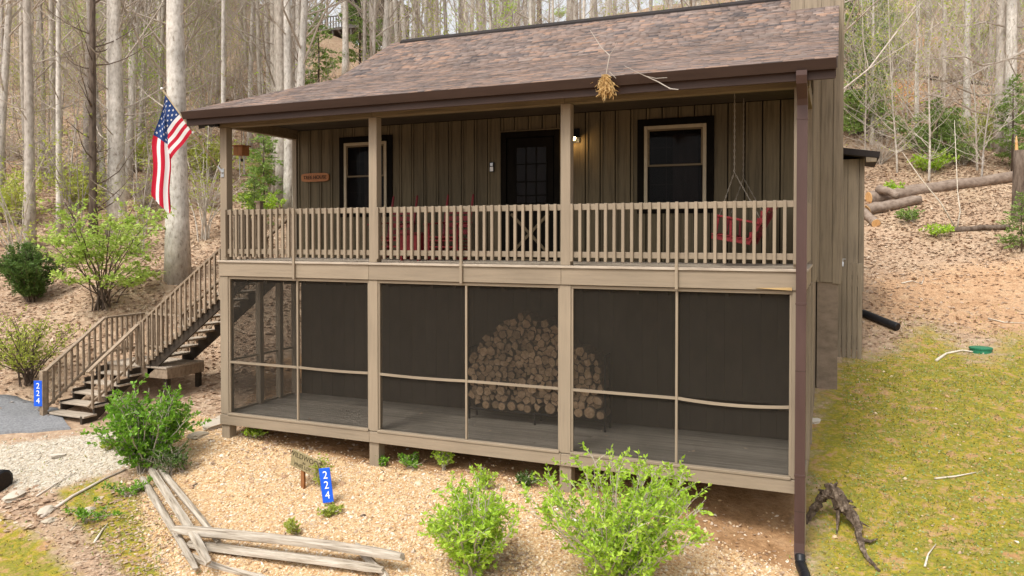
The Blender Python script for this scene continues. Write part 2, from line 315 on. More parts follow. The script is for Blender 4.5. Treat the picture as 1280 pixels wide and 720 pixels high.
def poly_w(x, y, pts, soft):
    """soft inside-ness of a polygon in plan"""
    n = len(pts); inside = np.zeros(len(x), bool); dist = np.full(len(x), 1e9)
    for i in range(n):
        x0, y0 = pts[i]; x1, y1 = pts[(i + 1) % n]
        c = ((y0 > y) != (y1 > y)) & (x < (x1 - x0) * (y - y0) / (y1 - y0 + 1e-12) + x0); inside ^= c
        t = np.clip(((x - x0) * (x1 - x0) + (y - y0) * (y1 - y0)) / ((x1 - x0) ** 2 + (y1 - y0) ** 2), 0, 1)
        dist = np.minimum(dist, np.hypot(x - x0 - t * (x1 - x0), y - y0 - t * (y1 - y0)))
    return np.clip(.5 + np.where(inside, dist, -dist) / soft, 0, 1)
def pixpoly(*q): return [tuple(gp(u, v)[:2]) for u, v in q]
GRAVEL = [(-10.9, -.9), (-10.0, -1.75), (-7.4, -3.5), (-5.8, -4.6), (-3, -6), (0.2, -4.0), (.35, -1.2), (-.1, -.45), (-3, -.1), (-6.4, -.05), (-9.4, .2), (-10.6, .6), (-11.6, .5)]
PALE = [(-14.2, -2.0), (-12.8, -1.0), (-11.8, -.2), (-10.9, -.5), (-10.6, -1.2), (-11.4, -2.3), (-12.6, -2.6)]
LAWN = [(.0, .0), (.35, -1.5), (.8, -4.5), (8, -5), (9, 4), (7.2, 6.6), (6, 9.2), (5, 7.4), (4, 9.6), (3.2, 7.6), (2.3, 9.8), (1.5, 8), (.2, 7), (-.2, 3)]
CLAY = pixpoly((1082, 405), (1150, 395), (1230, 420), (1340, 425), (1340, 325), (1240, 328), (1150, 340), (1085, 350))
SCAR = pixpoly((1085, 118), (1120, 100), (1155, 102), (1152, 128), (1120, 134), (1085, 132)) ; SCAR2 = pixpoly((1140, 48), (1175, 46), (1170, 62), (1142, 62))
DIRT = [(-11.8, 3.2), (-9.9, .5), (-9.2, -.1), (-6, -.35), (-2.6, -.65), (.0, -1.0), (-.1, .2), (-.3, 5), (-11, 5)]
BANK = pixpoly((70, 615), (120, 597), (178, 606), (215, 665), (245, 725), (165, 725), (110, 668))
VERGE = pixpoly((-40, 640), (0, 645), (50, 670), (95, 722), (110, 760), (-60, 760))
px_, py_ = GX.ravel(), GY.ravel()
W = {k: poly_w(px_, py_, p, s) for k, p, s in (('gravel', GRAVEL, .5), ('pale', PALE, .5), ('lawn', LAWN, 2.4), ('clay', CLAY, 2.6), ('scar', SCAR, 1.5), ('scar2', SCAR2, 1.5), ('dirt', DIRT, .5), ('bank', BANK, .6), ('verge', VERGE, .6))}
W['scar'] = np.maximum(W['scar'], W['scar2']); W['moss'] = np.clip(W['lawn'] + W['bank'] + W['verge'], 0, 1)
nx, ny = len(gx), len(gy); idx = np.arange(nx * ny).reshape(ny, nx)
F4 = np.stack([idx[:-1, :-1], idx[:-1, 1:], idx[1:, 1:], idx[1:, :-1]], -1).reshape(-1, 4)
gm = bpy.data.materials.new('ground_soil'); gm.use_nodes = True; MATS['ground_soil'] = gm
me = np_mesh('ground', np.c_[px_, py_, GZ], F4, 'ground_soil', smooth=True)
for k in ('gravel', 'pale', 'moss', 'clay', 'dirt', 'scar'):
    a = me.attributes.new(k, 'FLOAT', 'POINT'); a.data.foreach_set('value', W[k].astype(np.float32))
tag(place('ground', me), kind='structure')
N = gm.node_tree.nodes; L = gm.node_tree.links; b = N['Principled BSDF']; b.inputs['Roughness'].default_value = .95; b.inputs['Specular IOR Level'].default_value = .1
g = N.new('ShaderNodeNewGeometry')
def gnoise(scale, detail=6):
    n = N.new('ShaderNodeTexNoise'); n.inputs['Scale'].default_value = scale; n.inputs['Detail'].default_value = detail; n.inputs['Roughness'].default_value = .7
    L.new(g.outputs['Position'], n.inputs['Vector']); return n.outputs['Fac']
def gramp(fac, cols, lo=.3, hi=.7):
    r = N.new('ShaderNodeValToRGB'); e = r.color_ramp.elements
    for i, c in enumerate(cols):
        p = lo + (hi - lo) * i / (len(cols) - 1); q = e[i] if i < 2 else e.new(p); q.position = p; q.color = (*c, 1)
    L.new(fac, r.inputs['Fac']); return r.outputs['Color']
fine, mid, big_ = gnoise(14), gnoise(3.2), gnoise(.5)
vor = N.new('ShaderNodeTexVoronoi'); vor.inputs['Scale'].default_value = 34; L.new(g.outputs['Position'], vor.inputs['Vector'])
vo2 = N.new('ShaderNodeTexVoronoi'); vo2.inputs['Scale'].default_value = 9; L.new(g.outputs['Position'], vo2.inputs['Vector'])
sep = N.new('ShaderNodeSeparateColor'); L.new(vor.outputs['Color'], sep.inputs[0])
sep2 = N.new('ShaderNodeSeparateColor'); L.new(vo2.outputs['Color'], sep2.inputs[0])
c_lit = gramp(sep2.outputs[0], [(.27, .165, .10), (.44, .30, .20), (.35, .22, .14), (.54, .41, .29), (.40, .265, .175)], 0, 1)
c_lit2 = gramp(big_, [(.34, .22, .14), (.46, .33, .225), (.43, .34, .22)])
c_grav = gramp(sep.outputs[0], [(.40, .22, .10), (.58, .38, .20), (.68, .50, .30), (.50, .31, .15), (.74, .60, .42)], 0, 1)
c_pale = gramp(sep.outputs[1], [(.38, .30, .21), (.54, .47, .37), (.62, .57, .48)], 0, 1)
c_moss = gramp(mid, [(.42, .23, .10), (.40, .27, .11), (.29, .24, .05), (.22, .22, .035), (.34, .27, .03), (.38, .27, .09), (.45, .27, .14), (.42, .25, .11)], .32, .68)
c_clay = gramp(mid, [(.38, .22, .12), (.50, .31, .18), (.52, .37, .23)])
c_scar = gramp(mid, [(.42, .19, .06), (.56, .28, .10), (.55, .34, .17)])
c_dirt = gramp(mid, [(.24, .13, .06), (.38, .22, .11), (.46, .29, .16)])
def att(nm):
    a = N.new('ShaderNodeAttribute'); a.attribute_name = nm
    # ragged edge: the weight is pushed around by noise, then tightened
    s = N.new('ShaderNodeMath'); s.operation = 'MULTIPLY_ADD'; s.inputs[1].default_value = 1.1; s.inputs[2].default_value = -.55; L.new(mid, s.inputs[0])
    t = N.new('ShaderNodeMath'); t.operation = 'ADD'; L.new(a.outputs['Fac'], t.inputs[0]); L.new(s.outputs[0], t.inputs[1])
    m = N.new('ShaderNodeMapRange'); m.inputs['From Min'].default_value = .35; m.inputs['From Max'].default_value = .65; L.new(t.outputs[0], m.inputs['Value']); return m.outputs['Result']
def gmix(a, b_, f):
    m = N.new('ShaderNodeMix'); m.data_type = 'RGBA'; L.new(a, m.inputs['A']); L.new(b_, m.inputs['B'])
    if isinstance(f, float): m.inputs['Factor'].default_value = f
    else: L.new(f, m.inputs['Factor'])
    return m.outputs['Result']
c = gmix(c_lit, c_lit2, .45)
for nm, cc in (('scar', c_scar), ('clay', c_clay), ('moss', c_moss), ('dirt', c_dirt), ('gravel', c_grav), ('pale', c_pale)): c = gmix(c, cc, att(nm))
fr = gramp(fine, [(.72, .72, .72), (1.12, 1.12, 1.12)]); mu = N.new('ShaderNodeMix'); mu.data_type = 'RGBA'; mu.blend_type = 'MULTIPLY'; mu.inputs['Factor'].default_value = 1
L.new(c, mu.inputs['A']); L.new(fr, mu.inputs['B']); L.new(mu.outputs['Result'], b.inputs['Base Color'])
bp = N.new('ShaderNodeBump'); bp.inputs['Strength'].default_value = .7; bp.inputs['Distance'].default_value = .05; L.new(fine, bp.inputs['Height']); L.new(bp.outputs[0], b.inputs['Normal'])

# asphalt path to the foot of the stairs, a slab draped 4 cm over the ground
pl = [(-24, -6.3), (-20, -4.6), (-17, -3.0), (-15.2, -1.95), (-13.9, -1.25), (-12.9, -.62)]; pr = [(-24.6, -5.0), (-20.6, -3.3), (-17.8, -1.7), (-16.0, -.75), (-14.7, -.15), (-13.95, -.08)]
def dens(pp, n=60):
    pp = np.array(pp); t = np.r_[0, np.cumsum(np.hypot(*np.diff(pp, axis=0).T))]; q = np.linspace(0, t[-1], n); return np.c_[np.interp(q, t, pp[:, 0]), np.interp(q, t, pp[:, 1])]
A_, B_ = dens(pl), dens(pr); ks = np.linspace(0, 1, 9); grid = A_[:, None] * (1 - ks)[None, :, None] + B_[:, None] * ks[None, :, None]; grid[:, (0, -1)] += RNG.normal(size=(60, 2, 2)) * .025
fl = grid.reshape(-1, 2); zz = hgt(fl[:, 0], fl[:, 1]) + .045; i2 = np.arange(60 * 9).reshape(60, 9)
v = np.c_[fl, zz]; v2 = v.copy(); v2[:, 2] -= .12
fs = np.stack([i2[:-1, :-1], i2[1:, :-1], i2[1:, 1:], i2[:-1, 1:]], -1).reshape(-1, 4); e0 = np.stack([i2[:-1, 0], i2[:-1, 0] + 540, i2[1:, 0] + 540, i2[1:, 0]], -1); e1 = np.stack([i2[:-1, -1], i2[1:, -1], i2[1:, -1] + 540, i2[:-1, -1] + 540], -1)
tag(place('path', np_mesh('path', np.r_[v, v2], np.r_[fs, e0, e1], 'asphalt')), kind='structure')

# ------------------------------------------------------------------ the cabin
XL, XR, YW = -9.75, 0.0, 1.95
EY, EZ, BY, BZ, RY, RZ_ = -.45, 5.60, 4.0, 7.0, 6.4, 8.36            # eave, pitch break, ridge
RXL, RXR = -10.14, .35; BACKY = 13.0; BKZ = RZ_ - (BACKY - RY) * .50
cabin = thing('cabin', 'brown wooden cabin with raised front porch above a screened lower deck', 'cabin', (-4.9, 2, -.3))
def roof_z(y): return EZ + (y - EY) * (BZ - EZ) / (BY - EY) if y < BY else (BZ + (y - BY) * (RZ_ - BZ) / (RY - BY) if y < RY else RZ_ - (y - RY) * (RZ_ - BKZ) / (BACKY - RY))
# roof slab: one folded sheet with thickness
rb = MB(); prof = [(EY, EZ), (BY, BZ), (RY, RZ_), (BACKY, BKZ)]; th = .11
vs = [(x, y, z - .012 - t) for x in (RXL, RXR) for t in (0, th) for y, z in prof]
fs = []
for i in range(3): fs += [(i, i + 1, 8 + i + 1, 8 + i), (4 + i, 12 + i, 12 + i + 1, 4 + i + 1), (i, 4 + i, 4 + i + 1, i + 1), (8 + i, 8 + i + 1, 12 + i + 1, 12 + i)]
fs += [(0, 8, 12, 4), (3, 7, 15, 11)]
rb.add(vs, fs); roof = rb.build('roof', 'roof_deck', cabin)
# shingles: every tab a thin wedge; the 300 that show largest are parts, the rest one joined part
def shingle_course(y0, z0, y1, z1):
    Ls = math.hypot(y1 - y0, z1 - z0); u = np.array([0, (y1 - y0) / Ls, (z1 - z0) / Ls]); nrm = np.array([0, -u[2], u[1]]); out = []
    n = int(Ls / .104); e = Ls / n
    for r in range(n):
        x = RXL - random.uniform(0, .25)
        while x < RXR:
            wd = random.choice((.12, .16, .2, .25, .3)); a, b_ = max(x, RXL - .012), min(x + wd, RXR + .012)
            if b_ - a > .03:
                t = random.choice((.005, .006, .008)); c = np.array([0, y0, z0]) + u * (r + .5) * e + u * .02 + nrm * (t * .5 + .002); c[0] = (a + b_) / 2
                if r == 0: c -= u * .012
                out.append((c, (b_ - a) - .004, e + .045, t, u, nrm))
            x += wd
    return out
tabs = shingle_course(EY - .03, EZ - .006, BY, BZ) + shingle_course(BY, BZ, RY, RZ_)
def tab_view(t): return -np.linalg.norm(t[0] - CAM)
tabs.sort(key=lambda t: -t[1] / np.linalg.norm(t[0] - CAM) ** 2)
unit = MB(); unit.box(-.5, .5, -.5, .5, -.5, .5); um = unit.mesh('shingle', 'shingle')
def tab_matrix(t):
    c, wd, hh, th_, u, n = t; tilt = .03; u2 = u - n * tilt; u2 /= np.linalg.norm(u2); n2 = np.cross([1, 0, 0], u2)
    return Matrix(((wd, u2[0] * hh, n2[0] * th_, c[0]), (0, u2[1] * hh, n2[1] * th_, c[1]), (0, u2[2] * hh, n2[2] * th_, c[2]), (0, 0, 0, 1)))
for t in tabs[:300]:
    o = place('shingle', um); o.matrix_basis = tab_matrix(t); attach(o, roof)
cub = np.array(unit.v); cf = np.array(unit.f); V = []; FF = []
for i, t in enumerate(tabs[300:]):
    m = np.array(tab_matrix(t)); V.append(cub @ m[:3, :3].T + m[:3, 3]); FF.append(cf + 8 * i)
tag(place('shingles', np_mesh('shingles', np.concatenate(V), np.concatenate(FF), 'shingle'), roof), kind='stuff')
# ridge vent
rv = MB(); x0 = RXL + .28
for a, b_ in ((x0, -6), (-5.99, -2), (-1.99, -.62)):
    z = RZ_ + .005; rv.add([(a, RY - .14, z - .03), (b_, RY - .14, z - .03), (b_, RY, z + .06), (a, RY, z + .06), (a, RY + .14, z - .03), (b_, RY + .14, z - .03), (a, RY - .14, z - .07), (b_, RY - .14, z - .07)], [(0, 1, 2, 3), (3, 2, 5, 4), (6, 7, 1, 0), (0, 3, 4, 6), (1, 7, 5, 2)])
rv.build('ridge_vent', 'ridge_black', roof)
# gutter: open trough with a rolled lip, plus fascia
gt = MB(); gp_ = [(EY - .005, EZ - .03), (EY - .01, EZ - .135), (EY - .07, EZ - .145), (EY - .105, EZ - .07), (EY - .125, EZ - .025), (EY - .11, EZ - .02), (EY - .095, EZ - .06), (EY - .06, EZ - .13), (EY - .025, EZ - .125), (EY - .02, EZ - .03)]
k = len(gp_); vs = [(x, y, z) for x in (RXL + .01, RXR - .01) for y, z in gp_]
gt.add(vs, [(i, (i + 1) % k, k + (i + 1) % k, k + i) for i in range(k)] + [tuple(range(6)), tuple(range(k + 5, k - 1, -1))]); gt.build('gutter', 'gutter_brown', cabin)
box('fascia', RXL + .02, RXR - .02, EY + .0, EY + .03, EZ - .25, EZ - .128, 'gutter_brown', cabin)
for s, x in ((-1, RXL), (1, RXR)):
    for (ya, za), (yb, zb) in ((prof[0], prof[1]), (prof[1], prof[2]), (prof[2], prof[3])):
        bar('rake_board', (x + s * -.03, ya, za - .13 - .012), (x + s * -.03, yb, zb - .13 - .012), .03, .17, 'gutter_brown', cabin)
# soffit boards under the eave and porch ceiling
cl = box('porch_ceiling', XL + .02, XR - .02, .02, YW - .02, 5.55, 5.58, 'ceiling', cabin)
n = 14
for i in range(n):
    y0 = .1 + i * (YW - .13) / n; box('ceiling_board', XL + .16, XR - .16, y0, y0 + (YW - .13) / n - .008, 5.532, 5.549, 'ceiling', cl, bev=.002)
so_ = MB(); so_.add([(RXL + .05, EY + .03, EZ - .14), (RXR - .05, EY + .03, EZ - .14), (RXR - .05, -.09, 5.60), (RXL + .05, -.09, 5.60), (RXL + .05, EY + .03, EZ - .12), (RXR - .05, EY + .03, EZ - .12), (RXR - .05, -.09, 5.62), (RXL + .05, -.09, 5.62)], [(0, 1, 2, 3)[::-1], (4, 5, 6, 7), (0, 4, 5, 1)[::1], (1, 5, 6, 2), (2, 6, 7, 3), (3, 7, 4, 0)]); so_.build('soffit', 'beam_dark', cabin)
# header beams
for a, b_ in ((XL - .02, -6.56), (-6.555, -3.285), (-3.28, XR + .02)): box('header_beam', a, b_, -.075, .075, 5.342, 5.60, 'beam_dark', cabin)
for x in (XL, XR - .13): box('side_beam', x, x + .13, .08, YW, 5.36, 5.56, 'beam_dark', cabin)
# posts
PX = [-9.655, -6.55, -3.27, -.085]
for x in PX:
    box('porch_post', x - .075, x + .075, -.075, .075, 3.005, 5.34, 'paint_v', cabin, bev=.006)
    box('deck_post', x - (.085 if x > -9 else .095), x + .085, -.075, .075, .262, 2.716, 'paint_v', cabin, bev=.006)
for x, zb, yo in zip(PX, (-.45, -.6, -.6, -1.0), (0, 0, 0, .22)): box('stub_post', x - .09 + yo * .3, x + .09, -.06 + yo, .12 + yo, zb, .076, 'paint_v', cabin, bev=.006)
# rim boards and lower beams
for a, b_ in ((XL, -6.62), (-6.617, -3.33), (-3.327, XR)):
    box('rim_board', a, b_, -.095, -.045, 2.722, 2.962, 'paint_h', cabin)
    box('lower_beam', a, b_, -.095, -.045, .08, .252, 'paint_h', cabin)
box('rim_board', XL, XL + .05, -.04, YW, 2.722, 2.962, 'paint_h', cabin); box('rim_board', XR - .05, XR, -.04, YW, 2.722, 2.962, 'paint_h', cabin)
box('lower_beam', XL, XL + .05, -.04, YW, .08, .252, 'paint_h', cabin); box('lower_beam', XR - .05, XR, -.04, YW, .08, .252, 'paint_h', cabin)
# split lower edge of the rim by the corner, bare wood showing
sp = MB(); sp.add([(-.62, -.097, 2.745), (-.17, -.097, 2.727), (-.17, -.097, 2.762), (-.40, -.097, 2.752), (-.62, -.112, 2.745), (-.17, -.115, 2.722), (-.17, -.117, 2.758), (-.40, -.112, 2.75)], [(4, 5, 6, 7), (0, 4, 7, 3), (3, 7, 6, 2), (0, 1, 5, 4)]); sp.build('splintered_edge', 'splinter', cabin)
# floors of both decks, plank by plank (boards run along the front)
pf = box('porch_floor', XL + .06, XR - .06, -.03, YW - .01, 2.80, 2.955, 'deck_grey', cabin)
n = 14
for i in range(n):
    y0 = -.12 + i * (YW + .11) / n
    for a, b_ in ((XL - .02, -4.9 + (i % 3) * .8), (-4.895 + (i % 3) * .8, XR + .02)): box('plank', a, b_, y0, y0 + (YW + .11) / n - .007, 2.964, 3.0, 'tread_wood', pf, bev=.003)
lf = box('lower_floor', XL + .06, XR - .06, -.03, YW + .09, .13, .215, 'deck_grey', cabin)
n = 15
for i in range(n):
    y0 = -.03 + i * (YW + .1) / n
    for a, b_ in ((XL + .01, -5.3 + (i % 4) * .7), (-5.295 + (i % 4) * .7, XR - .01)): box('plank', a, b_, y0, y0 + (YW + .1) / n - .007, .222, .252, 'deck_grey', lf, bev=.003)
# railings
def railing(x0, x1, y, long_x):
    r = box('railing', x0, x1, y - .02, y + .02, 3.80, 3.888, 'paint_h', cabin)                 # top rail
    box('bottom_rail', x0, x1, y - .02, y + .02, 3.115, 3.20, 'paint_h', r)
    return r
bays = [(-9.58, -6.625), (-6.475, -3.345), (-3.195, -.16)]
LONG = [-8.07, -4.88, -1.66]
xs = [XL + .02 + i * .1262 for i in range(78)]
for (a, b_), lx in zip(bays, LONG):
    r = railing(a, b_, -.045, lx); near = min(xs, key=lambda q: abs(q - lx))
    for x in xs:
        if a - .12 < x < b_ + .12 and not any(abs(x - p) < .03 for p in PX[1:3]):
            if x == near: box('long_baluster', x - .021, x + .021, -.14, -.098, 2.70, 3.895, 'paint_v', r, bev=.003)
            else: box('baluster', x - .021, x + .021, -.108, -.067, 3.06, 3.893, 'paint_v', r, bev=.003)
xs2 = [i * .126 for i in range(1, 15)]
r = box('railing', XR - .09, XR - .05, .08, YW, 3.80, 3.888, 'paint_v', cabin); box('bottom_rail', XR - .09, XR - .05, .08, YW, 3.115, 3.20, 'paint_v', r)
for y in xs2: box('baluster', XR - .048, XR - .005, y, y + .042, 3.06, 3.893, 'paint_v', r, bev=.003)
r = box('railing', XL + .05, XL + .09, .08, .95, 3.80, 3.888, 'paint_v', cabin); box('bottom_rail', XL + .05, XL + .09, .08, .95, 3.115, 3.20, 'paint_v', r)
for y in xs2[:7]: box('baluster', XL + .005, XL + .048, y, y + .042, 3.06, 3.893, 'paint_v', r, bev=.003)
# screened bays
def bowed(name, x0, x1, y0, y1, z, hgt_, sag, material, parent):
    b_ = MB(); n = 12; vs = []
    for i in range(n + 1):
        t = i / n; zz = z - sag * 4 * t * (1 - t)
        for y in (y0, y1):
            for dz in (-hgt_ / 2, hgt_ / 2): vs.append((x0 + (x1 - x0) * t, y, zz + dz))
    fs = []
    for i in range(n):
        o = i * 4
        fs += [(o, o + 1, o + 5, o + 4)[::-1], (o + 2, o + 3, o + 7, o + 6), (o, o + 2, o + 6, o + 4), (o + 1, o + 3, o + 7, o + 5)[::-1]]
    fs += [(0, 1, 3, 2), (n * 4, n * 4 + 2, n * 4 + 3, n * 4 + 1)]; b_.add(vs, fs); return b_.build(name, material, parent)
sides = [(PX[0] + .085, PX[1] - .085), (PX[1] + .085, PX[2] - .085), (PX[2] + .085, PX[3] - .085)]
for (a, b_), mx, sag in zip(sides, LONG, ((.0, .01), (.012, .0), (.0, .035))):
    fr = box('screen_frame', a, b_, -.06, -.02, 2.668, 2.714, 'paint_h', cabin)
    box('sill_strip', a, b_, -.108, -.02, .256, .292, 'paint_h', fr)
    for x in (a, b_ - .03): box('side_strip', x, x + .03, -.058, -.022, .294, 2.666, 'paint_v', fr)
    box('muntin', mx - .017, mx + .017, -.066, -.026, .294, 2.666, 'paint_v', fr)
    for (p, q), sg in zip(((a + .032, mx - .019), (mx + .019, b_ - .032)), sag):
        bowed('mid_rail', p, q, -.062, -.026, 1.195, .036, sg, 'paint_h', fr)
        for z0, z1 in ((.294, 1.178 - sg), (1.215, 2.666)): box('screen', p, q, -.022, -.019, z0, z1, 'insect_screen', fr, bev=0)
# left end screens with inner posts; right end too
for x, s in ((XL + .03, 1), (XR - .07, -1)):
    fr = box('screen_frame', x, x + .04, .08, YW - .1, 2.668, 2.714, 'paint_v', cabin)
    box('sill_strip', x, x + .04, .08, YW - .1, .256, .292, 'paint_v', fr); box('mid_rail', x, x + .04, .08, YW - .1, 1.177, 1.213, 'paint_v', fr)
    for z0, z1 in ((.294, 1.175), (1.215, 2.666)): box('screen', x + .015, x + .018, .08, YW - .1, z0, z1, 'insect_screen', fr, bev=0)
    for y in ((.82, 1.38) if s > 0 else (.95,)): box('side_post', x - .02, x + .09, y, y + .1, .256, 2.716, 'paint_v', cabin)
    box('side_post', x - .02, x + .1, YW - .1, YW + .02, .256, 2.716, 'paint_v', cabin)
# lower back wall, boards over block
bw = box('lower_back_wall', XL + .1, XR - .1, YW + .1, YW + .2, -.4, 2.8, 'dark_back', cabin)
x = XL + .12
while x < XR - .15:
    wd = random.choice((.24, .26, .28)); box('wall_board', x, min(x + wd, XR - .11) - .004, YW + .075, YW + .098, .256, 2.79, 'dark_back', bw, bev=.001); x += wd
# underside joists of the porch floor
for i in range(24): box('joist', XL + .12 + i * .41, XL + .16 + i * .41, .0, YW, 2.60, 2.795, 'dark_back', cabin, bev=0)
# upper front wall: boards with dark joints and battens, cut round door and windows
OPEN = [(-8.62, -7.42, 3.80, 5.35), (-5.17, -4.06, 3.0, 5.27), (-2.70, -1.46, 3.80, 5.35)]
fw = box('front_wall', XL, XR, YW + .028, YW + .12, 2.8, 5.62, 'black_trim', cabin)
def cut(x0, x1, z0, z1):
    rs = [(x0, x1, z0, z1)]
    for a, b_, c, d in OPEN:
        nr = []
        for r in rs:
            if r[1] <= a or r[0] >= b_ or r[3] <= c or r[2] >= d: nr.append(r); continue
            if r[0] < a: nr.append((r[0], a, r[2], r[3]))
            if r[1] > b_: nr.append((b_, r[1], r[2], r[3]))
            m0, m1 = max(r[0], a), min(r[1], b_)
            if r[2] < c: nr.append((m0, m1, r[2], c))
            if r[3] > d: nr.append((m0, m1, d, r[3]))
        rs = nr
    return [r for r in rs if r[1] - r[0] > .012 and r[3] - r[2] > .03]
x = XL + .11
while x < XR - .1:
    wd = .262; x1 = min(x + wd, XR - .1)
    for r in cut(x + .016, x1, 3.002, 5.53): box('siding_board', r[0], r[1], YW, YW + .026, r[2], r[3], 'wall_shade_v', fw, bev=.003)
    for r in cut(x + .022, x + .058, 3.004, 5.528): box('batten', r[0], r[1], YW - .02, YW - .001, r[2], r[3], 'wall_shade_v', fw, bev=.003)
    x += wd
for x in (XL, XR - .1): box('corner_board', x, x + .1, YW - .03, YW + .02, 2.72, 5.53, 'siding_v', cabin)
# windows
def window(i):
    a, b_, c, d = OPEN[i]; wn = box('window', a, b_, YW + .004, YW + .024, c, d, 'black_trim', cabin, bev=0)
    t = .115
    for nm, bb in (('trim_board', (a, a + t, c, d)), ('trim_board', (b_ - t, b_, c, d)), ('trim_board', (a + t, b_ - t, d - t, d)), ('trim_board', (a + t, b_ - t, c, c + .10))): box(nm, bb[0], bb[1], YW - .03, YW + .003, bb[2], bb[3], 'black_trim', wn)
    A, B, C, D = a + t + .002, b_ - t - .002, c + .102, d - t - .002; f = .055
    for bb in ((A, A + f, C, D), (B - f, B, C, D), (A + f, B - f, D - f, D), (A + f, B - f, C, C + f)): box('frame', bb[0], bb[1], YW - .045, YW + .002, bb[2], bb[3], 'cream_frame', wn)
    A += f; B -= f; C += f; D -= f; mz = (C + D) / 2 + .02; s = .03
    box('curtain', A + .46 * (B - A), B - .08, YW - .004, YW + .0, C, D - .1, 'curtain', wn, bev=0)
    for z0, z1, y in ((mz - .02, D, YW - .03), (C, mz - .0, YW - .02)):
        for bb in ((A, A + s, z0, z1), (B - s, B, z0, z1), (A + s, B - s, z1 - s, z1), (A + s, B - s, z0, z0 + s)): box('sash', bb[0], bb[1], y, y + .012, bb[2], bb[3], 'beam_dark' if z0 > C else 'black_trim', wn, bev=.002)
        box('pane', A + s, B - s, y + .004, y + .008, z0 + s, z1 - s, 'window_glass', wn, bev=0)
        for k in (1, 2):
            xx = A + s + (B - A - 2 * s) * k / 3; box('muntin', xx - .006, xx + .006, y + .009, y + .0115, z0 + s, z1 - s, 'dark_back', wn, bev=0)
        box('muntin', A + s, B - s, y + .0092, y + .0113, (z0 + z1) / 2 - .006, (z0 + z1) / 2 + .006, 'dark_back', wn, bev=0)
window(0); window(2)
# door with nine lights and a crossed lower panel
a, b_, c, d = OPEN[1]; dr = box('door', a + .12, b_ - .12, YW - .012, YW + .02, c + .03, d - .12, 'black_trim', cabin)
for bb in ((a, a + .1, c, d), (b_ - .1, b_, c, d), (a + .1, b_ - .1, d - .1, d)): box('door_frame', bb[0], bb[1], YW - .035, YW + .026, bb[2], bb[3], 'black_trim', dr)
for bb in ((a - .025, a - .002, c, d + .025), (b_ + .002, b_ + .025, c, d + .025), (a - .002, b_ + .002, d + .002, d + .025)): box('casing_edge', bb[0], bb[1], YW - .03, YW - .001, bb[2], bb[3], 'wall_shade_v', dr)
box('threshold', a + .1, b_ - .1, YW - .06, YW - .014, c + .002, c + .028, 'beam_dark', dr)
A, B, C, D = -4.88, -4.30, 4.0, 4.99
box('curtain', A, B, YW - .0168, YW - .0142, C, D, 'curtain', dr, bev=0)
for i in range(3):
    for j in range(4):
        w_ = (B - A) / 3; hs_ = [0, .14, .38, .69, .99]
        box('pane', A + i * w_ + .012, A + (i + 1) * w_ - .012, YW - .022, YW - .019, C + hs_[j] + .012, C + hs_[j + 1] - .012, 'window_glass', dr, bev=0)
for i in range(4): box('glazing_bar', A + i * (B - A) / 3 - .011, A + i * (B - A) / 3 + .011, YW - .032, YW - .0175, C - .011, D + .011, 'black_trim', dr, bev=.002)
for z in hs_: box('glazing_bar', A - .011, B + .011, YW - .034, YW - .0175, C + z - .011, C + z + .011, 'black_trim', dr, bev=.002)
for p, q in (((a + .2, 3.12), (b_ - .2, 3.82)), ((a + .2, 3.82), (b_ - .2, 3.12))): bar('cross_brace', (p[0], YW - .026, p[1]), (q[0], YW - .026, q[1]), .05, .022, 'beam_dark', dr, up=(0, 1, 0))
kn = MB(); kn.tube([(b_ - .17, YW - .012, 3.95), (b_ - .17, YW - .05, 3.95), (b_ - .17, YW - .075, 3.95)], [.015, .018, .03], 8); kn.build('handle', 'steel', dr)
# side walls: gables with vertical boards
def gable(x, s):
    gw = MB(); yb = BACKY - .5; pts = [(YW + .03, 2.6), (YW + .03, roof_z(YW) - .13), (BY, BZ - .13), (RY, RZ_ - .13), (yb, roof_z(yb) - .13), (yb, 2.6)]; n = len(pts)
    xo = x - s * .03; xi = x - s * .12
    gw.add([(xo, *p) for p in pts] + [(xi, *p) for p in pts], [tuple(range(n)), tuple(range(n, 2 * n))[::-1]] + [(i, (i + 1) % n, n + (i + 1) % n, n + i) for i in range(n)])
    o = gw.build('side_wall', 'siding_v', cabin); y = YW + .13
    while y < yb - .26:
        zt = min(roof_z(y), roof_z(y + .255)) - .15
        box('siding_board', xo, xo + s * .024, y, y + .25, 2.62, zt, 'siding_v', o, bev=.003)
        box('batten', xo + s * .0245, xo + s * .044, y - .02, y + .022, 2.62, zt, 'siding_v', o, bev=.003); y += .262
    box('foundation', x - s * .16, x - s * .02, YW + .25, yb, -.5, 2.6, 'block_wall', cabin, bev=0)
gable(XL, -1); gable(XR, 1)
bkw = BACKY - .5; box('back_wall', XL + .15, XR - .15, bkw - .1, bkw, .2, roof_z(bkw) - .15, 'siding_v', cabin)
# chimney chase on the right gable
CX0, CX1, CY0, CY1 = -.52, .43, 5.5, 7.2
ch = box('chimney_chase', CX0, CX1, CY0 + .026, CY1, 2.56, 9.6, 'siding_v', cabin, bev=0)
x = CX0; 
for x0, x1 in ((CX0, -.27), (-.265, -.02), (-.015, .045), (.05, .27), (.275, CX1 + .012)): box('siding_board', x0, x1 - .003, CY0 if x1 > .28 else CY0 + .004, CY0 + .025, 2.53 if x1 < .28 else 2.50, 9.6, 'siding_v', ch)
y = CY0 + .03
while y < CY1 - .1: box('siding_board', CX1 + .001, CX1 + .022, y, y + .24, 2.53, 9.6, 'siding_v', ch); y += .25
box('chase_cap', CX0 - .06, CX1 + .07, CY0 - .06, CY1 + .06, 9.603, 9.68, 'ridge_black', ch)
fd = box('chase_foundation', .0 + .002, CX1 - .05, CY0 + .03, CY1 - .02, -.2, 2.555, 'block_wall', cabin)
